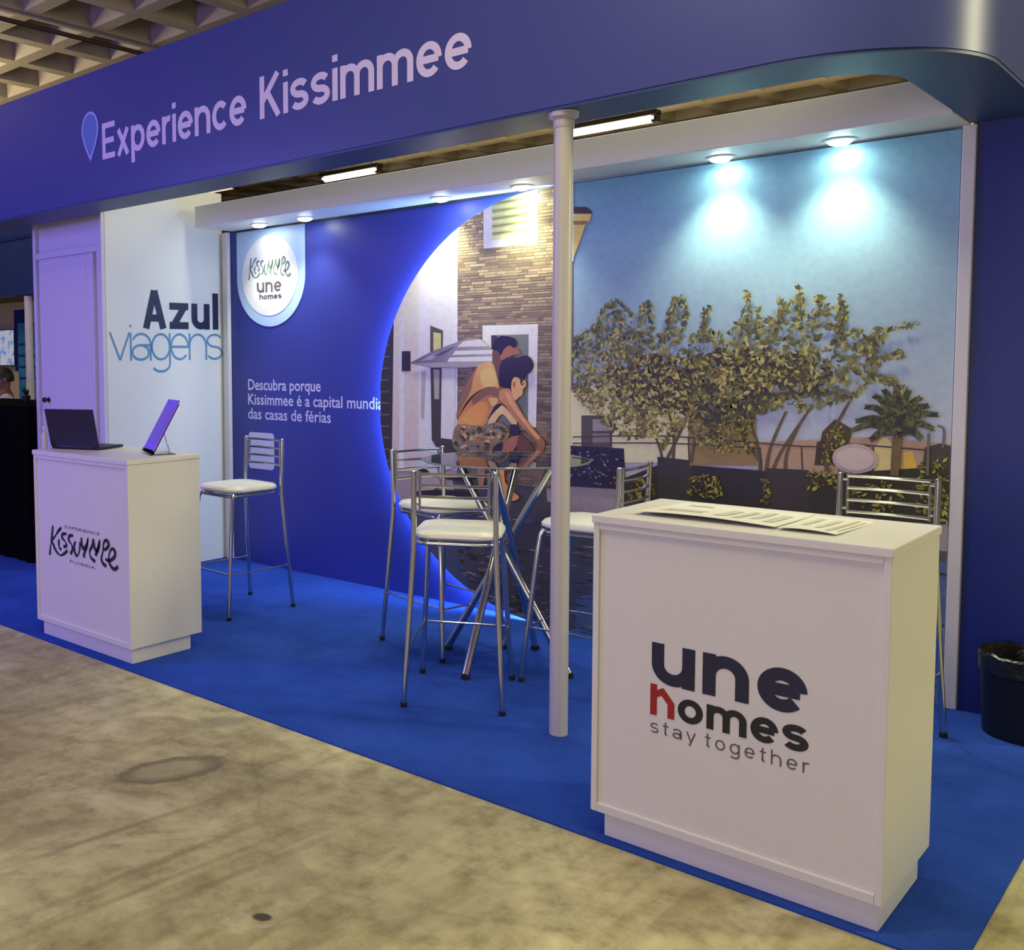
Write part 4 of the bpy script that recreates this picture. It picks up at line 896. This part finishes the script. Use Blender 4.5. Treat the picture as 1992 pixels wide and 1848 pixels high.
# ------------------------------------------------------------------ papers on the right counter
def sheet(name, quad, z, lift, label, group, marks):
    t = empty(name, (quad[0][0], quad[0][1], z), 0, label, 'paper', group)
    mb = MB(); n = 8; th = .0016
    def pt(i, j):
        u, v = i / n, j / n
        a = Vector(quad[0]).lerp(Vector(quad[1]), u); b_ = Vector(quad[3]).lerp(Vector(quad[2]), u); p = a.lerp(b_, v)
        zz_ = lift * (1 - v) ** 2 * (.35 + .65 * math.sin(PI * (.15 + .8 * u)))
        return p.x - quad[0][0], p.y - quad[0][1], zz_
    vs = []; fs = []
    for k in (0, 1):
        for j in range(n + 1):
            for i in range(n + 1):
                x, y, q = pt(i, j); vs.append((x, y, q + th * k))
    N1 = (n + 1) ** 2; idx = lambda k, i, j: k * N1 + j * (n + 1) + i
    for j in range(n):
        for i in range(n):
            fs.append((idx(1, i, j), idx(1, i + 1, j), idx(1, i + 1, j + 1), idx(1, i, j + 1))); fs.append((idx(0, i, j), idx(0, i, j + 1), idx(0, i + 1, j + 1), idx(0, i + 1, j)))
    for i in range(n):
        fs += [(idx(0, i, 0), idx(0, i + 1, 0), idx(1, i + 1, 0), idx(1, i, 0)), (idx(0, i, n), idx(1, i, n), idx(1, i + 1, n), idx(0, i + 1, n)),
               (idx(0, 0, i), idx(1, 0, i), idx(1, 0, i + 1), idx(0, 0, i + 1)), (idx(0, n, i), idx(0, n, i + 1), idx(1, n, i + 1), idx(1, n, i))]
    mb.add(vs, fs); mb.build('page', M_paper, t)
    mk = MB()
    for u0, u1, v0, v1 in marks:
        for a in range(3):
            ua, ub = u0 + (u1 - u0) * a / 3, u0 + (u1 - u0) * (a + 1) / 3
            vs = []
            for u, v in ((ua, v0), (ub, v0), (ub, v1), (ua, v1)):
                x, y, q = pt(u * n, v * n); vs.append((x, y, q + th + .0012))
            mk.add(vs, [(0, 1, 2, 3)])
    mk.build('print', M_print, t, fixn=False)['kind'] = 'stuff'
    return t
TZ = 1.0505
sheet('paper_sheet', [(.100, .105), (.527, .110), (.520, .470), (.110, .455)], TZ, .016, 'large printed sheet with a lifted edge on the right counter', 'printed sheets on the right counter',
      [(.12, .30, .78, .86), (.08, .40, .30, .34), (.08, .40, .42, .45), (.50, .58, .25, .7), (.64, .69, .2, .75), (.74, .80, .3, .8), (.86, .93, .2, .7)])
sheet('paper_sheet', [(.534, .110), (.690, .112), (.700, .440), (.530, .450)], TZ, .010, 'narrow printed sheet at the right end of the papers on the counter', 'printed sheets on the right counter',
      [(.2, .3, .3, .8), (.5, .6, .2, .8), (.74, .82, .1, .9), (.9, .95, .15, .85)])

# ------------------------------------------------------------------ laptop
lp = empty('laptop', (-3.43, .155, TZ), math.radians(20), 'open dark laptop seen from behind on the left counter', 'laptop')
b = MB(); b.box(0, .33, .004, .232, .002, .016, bev=.004); bs_ = b.build('base', M_lap, lp)
b = MB(); b.box(.03, .30, .03, .12, .0162, .0172); b.build('keyboard', M_black, bs_)
b = MB(); b.box(.11, .22, .135, .215, .0162, .0168); b.build('touchpad', M_black, bs_)
lm = Matrix.Translation((0, .004, .014)) @ Matrix.Rotation(math.radians(14), 4, 'X')
b = MB(); b.box(0, .33, -.006, 0, .002, .222, lm, bev=.002); lid = b.build('lid', M_lap, lp)
b = MB(); b.box(.012, .318, .0004, .001, .016, .212, lm); b.build('screen', mat('screen_glass', (.02, .02, .03), .15, emit=(.3, .35, .5), estr=.15), lid)
b = MB(); b.tube([(.04, .002, .013), (.29, .002, .013)], .006, 8); b.build('hinge', M_black, lp, True)
# bottle-like clear stand behind the laptop's left edge
cs = empty('clear_bottle', [(-3.361, 0.083)][0] + (TZ,), 0, 'small clear bottle standing at the left edge of the laptop', 'bottle')
cs.location = (-3.44, .118, TZ)
b = MB(); b.lathe([(.016, 0), (.017, .004), (.017, .075), (.008, .095), (.007, .112)], 16); b.build('body', mat('frosted_plastic', (.55, .52, .70), .25, noise=.05, scale=10), cs, True)
b = MB(); b.lathe([(.0085, .1122), (.0085, .128)], 14); b.build('cap', M_white, cs, True)

# leaflet holder with a violet leaflet
A = math.radians(90 + 53)       # the holder is turned side-on to the aisle
lh = empty('leaflet_holder', (-2.752, .33, TZ), A - PI / 2 + .26, 'clear acrylic leaflet holder on the left counter', 'leaflet holder')
# local x = lean direction, local y = width
wv = .105
b = MB(); b.box(-.02, .12, -wv, wv, .0, .004); b.build('foot', M_acrylic, lh)
lean = math.atan2(.15, .27)
pm = Matrix.Rotation(lean, 4, 'Y')
b = MB(); b.box(-.004, -.001, -wv, wv, .004, .30, pm); b.build('back_plate', M_acrylic, lh)
b = MB(); b.box(-.0165, -.0145, -wv, wv, .004, .022, pm); b.build('front_lip', M_acrylic, lh)
b = MB(); b.tube([(.115, 0, .004), (.075, 0, .14)], .004, 6); b.build('strut', M_acrylic, lh)
lf = empty('leaflet', (-2.752, .33, TZ), A - PI / 2 + .26, 'violet leaflet leaning in the clear holder on the left counter', 'leaflet')
b = MB(); b.box(-.012, -.005, -wv + .003, wv - .003, .018, .318, pm); b.build('cover', M_card, lf)
b = MB(); b.box(-.0136, -.0124, -wv + .03, wv - .03, .06, .25, pm); b.build('cover_print', M_card2, lf)

# ------------------------------------------------------------------ bar stools
def make_stool():
    t = empty('bar_stool')
    seat = MB()
    prof = [(0.0, .735), (.6, .735), (.90, .738), (1.0, .750), (1.0, .762), (.94, .776), (.6, .784), (0.0, .785)]
    base = rounded(-.195, .195, -.200, .195, .10, 7); nb = len(base); vs = []; fs = []
    for k, z in prof:
        kk = max(k, .02); vs += [(x * kk, y * kk, z) for x, y in base]
    for i in range(len(prof) - 1):
        for j in range(nb): fs.append((i * nb + j, i * nb + (j + 1) % nb, (i + 1) * nb + (j + 1) % nb, (i + 1) * nb + j))
    fs.append(tuple(reversed(range(nb)))); fs.append(tuple((len(prof) - 1) * nb + j for j in range(nb)))
    seat.add(vs, fs); seat.build('seat', M_seat, t, True)
    r = .0125
    fr = MB(); fr.tube([(x, y, .722) for x, y in rounded(-.168, .168, -.172, .172, .05, 5)], .011, 10, closed=True); fr.build('seat_frame', M_chrome, t, True)
    for s in (-1, 1):
        b = MB(); b.tube([(s * .215, -.25, .012), (s * .190, -.212, .40), (s * .172, -.180, .70), (s * .160, -.165, .735)], r, 12); lg = b.build('leg', M_chrome, t, True)
        b = MB(); b.lathe([(.014, 0), (.015, .004), (.0145, .022)], 12, cx=s * .215, cy=-.25); b.build('foot_cap', M_rubber, lg, True)
        b = MB(); b.tube([(s * .215, .25, .012), (s * .195, .218, .40), (s * .180, .196, .70), (s * .178, .195, .80), (s * .178, .205, 1.04)], r, 12); lg = b.build('leg', M_chrome, t, True)
        b = MB(); b.lathe([(.014, 0), (.015, .004), (.0145, .022)], 12, cx=s * .215, cy=.25); b.build('foot_cap', M_rubber, lg, True)
        b = MB(); b.lathe([(.0128, 1.038), (.0128, 1.046), (.006, 1.051)], 12, cx=s * .178, cy=.205); b.build('post_cap', M_chrome, lg, True)
        b = MB(); b.tube([(s * .150, .207, .875), (s * .150, .209, 1.045)], .006, 8); b.build('back_upright', M_chrome, t, True)
        for z in (.90, 1.02):
            b = MB(); b.tube([(s * .150, .207, z), (s * .178, .203, z)], .005, 8); b.build('back_pin', M_chrome, t, True)
    for i in range(4):
        z = .885 + .05 * i
        b = MB(); b.tube([(-.150, .207, z), (-.075, .219, z), (0, .223, z), (.075, .219, z), (.150, .207, z)], .007, 8); b.build('back_slat', M_chrome, t, True)
    z = .265; hx, hy = .200, .228
    for a, b_ in (((-hx, -hy), (hx, -hy)), ((hx, -hy), (hx, hy)), ((-hx, hy), (-hx, -hy))):
        b = MB(); b.tube([(*a, z), (*b_, z)], .005, 8); b.build('footrest_bar', M_chrome, t, True)
    return t
proto = make_stool()
STOOLS = [
    ((-3.045, 1.230), -4, 'bar stool between the left counter and the blue wall, under the lettering'),
    ((-1.110, .855), -151.6, 'bar stool with its back to the aisle, nearest the camera at the glass table'),
    ((-1.644, 1.436), 77.6, 'bar stool on the left side of the glass table, behind the nearest stool'),
    ((-.765, 1.425), -85, 'bar stool on the right side of the glass table, half hidden by the pole'),
    ((.400, 1.500), 0, 'bar stool standing behind the right counter, its slatted back showing above it'),
]
for i, ((x, y), a, lb) in enumerate(STOOLS):
    o = proto if i == 0 else copy_tree(proto)
    o.location = (x, y, .006); o.rotation_euler = (0, 0, math.radians(a)); tag(o, lb, 'stool', 'chrome bar stools')

# ------------------------------------------------------------------ glass table
tb = empty('bar_table', (-1.21, 1.37, .006), 0, 'round glass bar table on four crossed chrome legs', 'table')
TH = 1.028
b = MB(); b.lathe([(.405, TH), (.405, TH + .009)], 64); b.build('glass_top', M_glass, tb)
b = MB(); b.tube([(.407 * math.cos(2 * PI * i / 64), .407 * math.sin(2 * PI * i / 64), TH + .0045) for i in range(64)], .0045, 8, closed=True); b.build('glass_edge', M_glassedge, tb, True)
FT4 = [(-.349, .003), (.002, -.332), (.347, .026), (-.022, .324)]
for k, (x, y) in enumerate(FT4):
    a = math.atan2(y, x) + PI + math.radians(17); tx, ty = .235 * math.cos(a), .235 * math.sin(a)
    b = MB(); b.tube([(x, y, .02), (tx, ty, TH - .014)], .019, 14); lg = b.build('leg', M_chrome, tb, True)
    b = MB(); b.lathe([(.021, 0), (.023, .006), (.021, .024)], 14, cx=x, cy=y); b.build('foot_cap', M_rubber, lg, True)
    b = MB(); b.lathe([(.019, TH - .018), (.026, TH - .012), (.026, TH - .0005)], 14, cx=tx, cy=ty); b.build('top_pad', M_rubber, lg, True)

# ------------------------------------------------------------------ waste bin
wbn = empty('waste_bin', (.845, 2.000, .006), 0, 'black waste bin lined with a black bag beside the navy end panel', 'bin')
b = MB(); b.lathe([(.142, 0), (.146, .01), (.160, .315), (.163, .322), (.156, .322), (.140, .012), (.0, .012)], 40); b.build('body', M_black, wbn, True)
bg = MB(); prof = [(.158, .255), (.166, .262), (.1655, .30), (.168, .330), (.160, .338), (.152, .30), (.148, .20), (.10, .15), (.02, .14)]
vs = []; fs = []; n = 56
rb = random.Random(3); ph = [rb.uniform(0, 6.28) for _ in range(8)]
for i, (r, z) in enumerate(prof):
    for j in range(n):
        a = 2 * PI * j / n; wv_ = sum(math.sin(a * (k * 3 + 4) + ph[k] + i * .5) for k in range(5)) / 5
        rr = r + (.003 if i in (1, 2, 3) else .002) * abs(wv_) + (.006 * wv_ if i > 4 else 0); zz_ = z + .012 * wv_ * (1 if i in (0, 3, 4) else .3)
        vs.append((rr * math.cos(a), rr * math.sin(a), zz_))
for i in range(len(prof) - 1):
    for j in range(n): fs.append((i * n + j, i * n + (j + 1) % n, (i + 1) * n + (j + 1) % n, (i + 1) * n + j))
bg.add(vs, fs); bg.build('bag', M_bag, wbn, True)

# ------------------------------------------------------------------ neighbouring stands at the far left
dr = empty('draped_counter', (-6.7, 1.42, .006), 0, 'tall counter under a black drape behind the left counter', 'counter')
loop = []
for x0, y0, x1, y1 in ((-1.48, -.37, 1.48, -.37), (1.48, -.37, 1.48, .37), (1.48, .37, -1.48, .37), (-1.48, .37, -1.48, -.37)):
    L_ = math.hypot(x1 - x0, y1 - y0); k = int(L_ / .035)
    for i in range(k):
        t = i / k; nx, ny = (y1 - y0) / L_, -(x1 - x0) / L_
        loop.append((x0 + (x1 - x0) * t, y0 + (y1 - y0) * t, nx, ny, math.sin(i * 1.3) * .5 + math.sin(i * .55) * .5))
b = MB(); nl = len(loop); vs = []; fs = []
for zi, (z, am) in enumerate(((0, .016), (.5, .012), (1.0, .005), (1.185, .001))):
    vs += [(x + nx * am * wv_, y + ny * am * wv_, z) for x, y, nx, ny, wv_ in loop]
for zi in range(3):
    for j in range(nl): fs.append((zi * nl + j, zi * nl + (j + 1) % nl, (zi + 1) * nl + (j + 1) % nl, (zi + 1) * nl + j))
fs.append(tuple(3 * nl + j for j in range(nl))); b.add(vs, fs); b.build('drape', M_drape, dr, True)
b = MB(); b.box(-1.47, 1.47, -.36, .36, 1.1855, 1.194); b.build('top', M_drape, dr)

NY = 3.0
M_nblue = mat('neighbour_blue', (.006, .035, .20), .5, noise=.1, scale=2)
hd2 = empty('neighbour_header', (-9.2, NY, 2.28), 0, 'blue header of the next stand beyond the closet', 'sign')
b = MB(); b.box(-2.6, 2.6, 0, .12, 0, .80); b.build('board', M_nblue, hd2)
b = MB(); b.box(-2.6, 2.6, -.012, -.0005, .62, .66); b.build('navy_strip', M_navy, hd2)  # navy strip across the upper part of the board
def post(x, label):
    t = empty('white_post', (x, NY + .06, .006), 0, label, 'post')
    b = MB(); b.lathe([(.045, 0), (.045, 2.26)], 20); b.build('shaft', M_alu, t, True)
    b = MB(); b.lathe([(.07, 0), (.07, .012), (.046, .02)], 20); b.build('base', M_alu, t, True)
post(-8.625, 'white post under the header of the next stand')
w = empty('neighbour_wall', (-9.3, 3.9, 0), 0, 'cream back wall of the next stand behind the seated person', 'partition')
for i in range(4):
    b = MB(); b.box(-2.4 + 1.2 * i, -1.205 + 1.2 * i, 0, .05, .006, 2.3); b.build('panel', mat('cream_partition', (.62, .55, .42), .6, noise=.05, scale=2), w)
SX = [(-10.630, 1.958), (-10.270, 1.949), (-10.296, 1.470), (-9.975, 1.941), (-10.003, 1.405), (-10.405, 2.365), (-9.954, 2.344), (-9.975, 1.941), (-9.826, 1.905), (-9.557, 1.899), (-9.602, 0.968)]
ts = empty('wall_screen', (SX[1][0], 3.80, SX[2][1]), 0, 'bright picture screen at the left edge behind the seated person', 'screen')
b = MB(); b.box(-.95, 0, 0, .05, 0, SX[1][1] - SX[2][1], bev=.004); b.build('frame', M_black, ts)
sm = bpy.data.materials.new('screen_picture'); sm.use_nodes = True; nt = sm.node_tree; bsn = nt.nodes['Principled BSDF']
tcn = nt.nodes.new('ShaderNodeTexCoord'); nzn = nt.nodes.new('ShaderNodeTexNoise'); nzn.inputs['Scale'].default_value = 9; nt.links.new(tcn.outputs['Object'], nzn.inputs[0])
rpn = nt.nodes.new('ShaderNodeValToRGB'); el = rpn.color_ramp.elements; el[0].position = .35; el[0].color = (.10, .25, .75, 1); el[1].position = .66; el[1].color = (.85, .66, .62, 1); e3 = el.new(.5); e3.color = (.55, .66, .88, 1)
nt.links.new(nzn.outputs[0], rpn.inputs[0]); nt.links.new(rpn.outputs[0], bsn.inputs['Emission Color']); bsn.inputs['Emission Strength'].default_value = .55; bsn.inputs['Base Color'].default_value = (.05, .05, .05, 1)
b = MB(); b.box(-.94, -.012, -.004, -.0005, .012, SX[1][1] - SX[2][1] - .012); b.build('picture', sm, ts)
nv = MB(); nv.box(SX[1][0] + .01, SX[3][0], 3.80, 3.84, SX[4][1], SX[3][1] + .25)
tag(nv.build('navy_board', M_navy), 'narrow navy board between the screen and the white post', 'board')
bn = empty('banner', (SX[8][0], 3.6, .006), 0, 'bright cyan banner standing behind the closet', 'banner')
b = MB(); b.box(0, .85, 0, .02, .03, 2.0); b.build('panel', mat('cyan_banner', (.03, .26, .50), .5, noise=.5, scale=6), bn)
b = MB(); b.box(0, .85, -.08, .10, 0, .03); b.build('base', M_alu, bn)
for i in range(4):
    b = MB(); b.box(.02, .83, -.003, -.0005, 1.30 + .14 * i, 1.33 + .14 * i); b.build('stripe', M_nblue, bn)

# small leafy plant standing on the draped counter
pp = empty('potted_plant', (-6.02, 1.50, 1.2005), 0, 'small dark leafy plant on the black draped counter', 'plant')
b = MB(); b.lathe([(.028, 0), (.036, .05), (.033, .052), (.0, .046)], 18); b.build('pot', M_dark, pp, True)
M_leaf = mat('dark_leaf', (.012, .045, .030), .5, noise=.4, scale=20)
for i in range(11):
    a = i * 2.4; tl = .5 + .25 * math.sin(i * 1.7); L_ = .09 + .03 * math.sin(i * 2.1); b = MB(); vs = []
    d = Vector((math.cos(a) * math.sin(tl), math.sin(a) * math.sin(tl), math.cos(tl))); sd = Vector((-math.sin(a), math.cos(a), 0))
    for k in range(6):
        t = k / 5; c_ = Vector((0, 0, .048)) + d * L_ * t - Vector((0, 0, .03)) * t * t; wd = .013 * math.sin(PI * min(.98, t * .9 + .08))
        vs += [c_ - sd * wd, c_ + Vector((0, 0, .0025)), c_ + sd * wd]
    fs = []
    for k in range(5): fs += [(3 * k, 3 * k + 1, 3 * k + 4, 3 * k + 3), (3 * k + 1, 3 * k + 2, 3 * k + 5, 3 * k + 4)]
    b.add(vs, fs); b.build('leaf', M_leaf, pp, True, fixn=False)

# seated person behind the draped counter
def skin(name, verts, edges, radii, m, parent, sub=2, root=0):
    me = bpy.data.meshes.new(name); me.from_pydata(verts, edges, []); o = bpy.data.objects.new(name, me); COL.objects.link(o)
    md = o.modifiers.new('skin', 'SKIN'); md.use_smooth_shade = True
    sv = me.skin_vertices[0].data if me.skin_vertices else None
    if sv is None:
        bpy.context.view_layer.objects.active = o
    for i, r in enumerate(radii):
        rr = r if isinstance(r, tuple) else (r, r); me.skin_vertices[0].data[i].radius = rr
    me.skin_vertices[0].data[root].use_root = True
    md2 = o.modifiers.new('sub', 'SUBSURF'); md2.levels = sub; md2.render_levels = sub
    dg = bpy.context.evaluated_depsgraph_get(); ev = bpy.data.meshes.new_from_object(o.evaluated_get(dg))
    bpy.data.objects.remove(o); bpy.data.meshes.remove(me)
    ev.name = name; ev.materials.clear(); ev.materials.append(m)
    for p_ in ev.polygons: p_.use_smooth = True
    q = bpy.data.objects.new(name, ev); COL.objects.link(q); q.parent = parent; return q
PXY = [(-8.268, 1.344)][0]
pe = empty('person', (PXY[0], 2.55, .006), math.radians(-25), 'seated person in a pale shirt with short dark hair behind the black counter', 'person')
M_skin = mat('skin', (.20, .10, .065), .5, noise=.06, scale=8)
M_shirt = mat('pale_shirt', (.60, .58, .60), .8, noise=.06, scale=14)
M_trou = mat('dark_trousers', (.02, .02, .03), .85, noise=.1, scale=14)
M_hair = mat('dark_hair', (.010, .008, .008), .55, noise=.4, scale=60)
HZ = PXY[1] - .006       # centre of the head
# local: facing -y, x to the side
V_ = [(0, .02, HZ - .76), (0, .01, HZ - .58), (0, 0, HZ - .38), (0, 0, HZ - .175), (0, -.005, HZ - .115), (0, -.015, HZ - .05), (0, -.02, HZ + .06),
      (.17, 0, HZ - .205), (.215, -.02, HZ - .52), (.17, -.22, HZ - .60), (.13, -.29, HZ - .60), (-.17, 0, HZ - .205), (-.215, -.02, HZ - .52), (-.17, -.22, HZ - .60), (-.13, -.29, HZ - .60),
      (.10, -.02, HZ - .78), (.13, -.42, HZ - .80), (.13, -.42, HZ - 1.22), (.13, -.52, HZ - 1.27), (-.10, -.02, HZ - .78), (-.13, -.42, HZ - .80), (-.13, -.42, HZ - 1.22), (-.13, -.52, HZ - 1.27)]
E_ = [(0, 1), (1, 2), (2, 3), (3, 4), (4, 5), (5, 6), (3, 7), (7, 8), (8, 9), (9, 10), (3, 11), (11, 12), (12, 13), (13, 14), (0, 15), (15, 16), (16, 17), (17, 18), (0, 19), (19, 20), (20, 21), (21, 22)]
R_ = [(.14, .11), (.13, .10), (.15, .11), (.13, .09), .050, (.078, .085), (.080, .092), .055, .045, .036, .038, .055, .045, .036, .038, .085, .062, .045, .035, .085, .062, .045, .035]
skin('body', V_, E_, R_, M_skin, pe)
skin('shirt', V_[:4] + [V_[7], V_[8], V_[11], V_[12], (0, 0, HZ - .118)], [(0, 1), (1, 2), (2, 3), (3, 4), (4, 5), (3, 6), (6, 7), (3, 8)], [(.155, .125), (.145, .115), (.165, .125), (.14, .10), .07, .058, .07, .058, .066], M_shirt, pe)
skin('trousers', [V_[0], V_[15], V_[16], V_[17], V_[19], V_[20], V_[21]], [(0, 1), (1, 2), (2, 3), (0, 4), (4, 5), (5, 6)], [(.15, .12), .098, .075, .058, .098, .075, .058], M_trou, pe)
def ell(cx, cy, cz, rx, ry, rz, n=16, m=10, cut=None):
    mb = MB(); vs = []; fs = []
    for i in range(m + 1):
        a = PI * i / m
        for j in range(n):
            t = 2 * PI * j / n; vs.append((cx + rx * math.sin(a) * math.cos(t), cy + ry * math.sin(a) * math.sin(t), cz + rz * math.cos(a)))
    for i in range(m):
        for j in range(n): fs.append((i * n + j, (i + 1) * n + j, (i + 1) * n + (j + 1) % n, i * n + (j + 1) % n))
    return mb.add(vs, fs)
hair = MB(); vs = []; n, m_ = 20, 9
for i in range(m_ + 1):
    for j in range(n):
        t = 2 * PI * j / n; front = max(0, -math.sin(t)); a = (PI * (.60 - .26 * front)) * i / m_
        vs.append((.094 * math.sin(a) * math.cos(t), -.012 + .108 * math.sin(a) * math.sin(t), HZ + .015 + .118 * math.cos(a)))
fs = [(i * n + j, (i + 1) * n + j, (i + 1) * n + (j + 1) % n, i * n + (j + 1) % n) for i in range(m_) for j in range(n)]
hair.add(vs, fs); hair.build('hair', M_hair, pe, True, fixn=False)
for s in (-1, 1):
    ell(s * .032, -.103, HZ + .012, .011, .007, .007).build('eye', M_black, pe, True)
    ell(s * .086, -.01, HZ - .005, .012, .022, .032).build('ear', M_skin, pe, True)
ell(0, -.112, HZ - .022, .014, .018, .024).build('nose', M_skin, pe, True)
ell(0, -.100, HZ - .062, .026, .008, .007).build('mouth', mat('lips', (.16, .05, .045), .5), pe, True)
# the chair the person sits on
ch = empty('office_chair', (PXY[0], 2.55, .006), math.radians(-25), 'dark chair under the seated person behind the black counter', 'chair')
b = MB(); b.box(-.22, .22, -.24, .20, HZ - .99, HZ - .90, bev=.02); b.build('seat', M_black, ch)
b = MB(); b.box(-.20, .20, .20, .235, HZ - .80, HZ - .45, bev=.012); b.build('backrest', M_black, ch)
b = MB(); b.tube([(0, .20, HZ - .93), (0, .215, HZ - .79)], .02, 8); b.build('bracket', M_black, ch, True)
b = MB(); b.lathe([(.03, .06), (.025, HZ - .985)], 14); b.build('column', M_chrome, ch, True)
for k in range(5):
    a = 2 * PI * k / 5; b = MB(); b.tube([(0, 0, .075), (.27 * math.cos(a), .27 * math.sin(a), .045)], .018, 8); lg = b.build('leg', M_black, ch, True)
    ell(.27 * math.cos(a), .27 * math.sin(a), .024, .024, .024, .024, 12, 8).build('caster', M_black, lg, True)
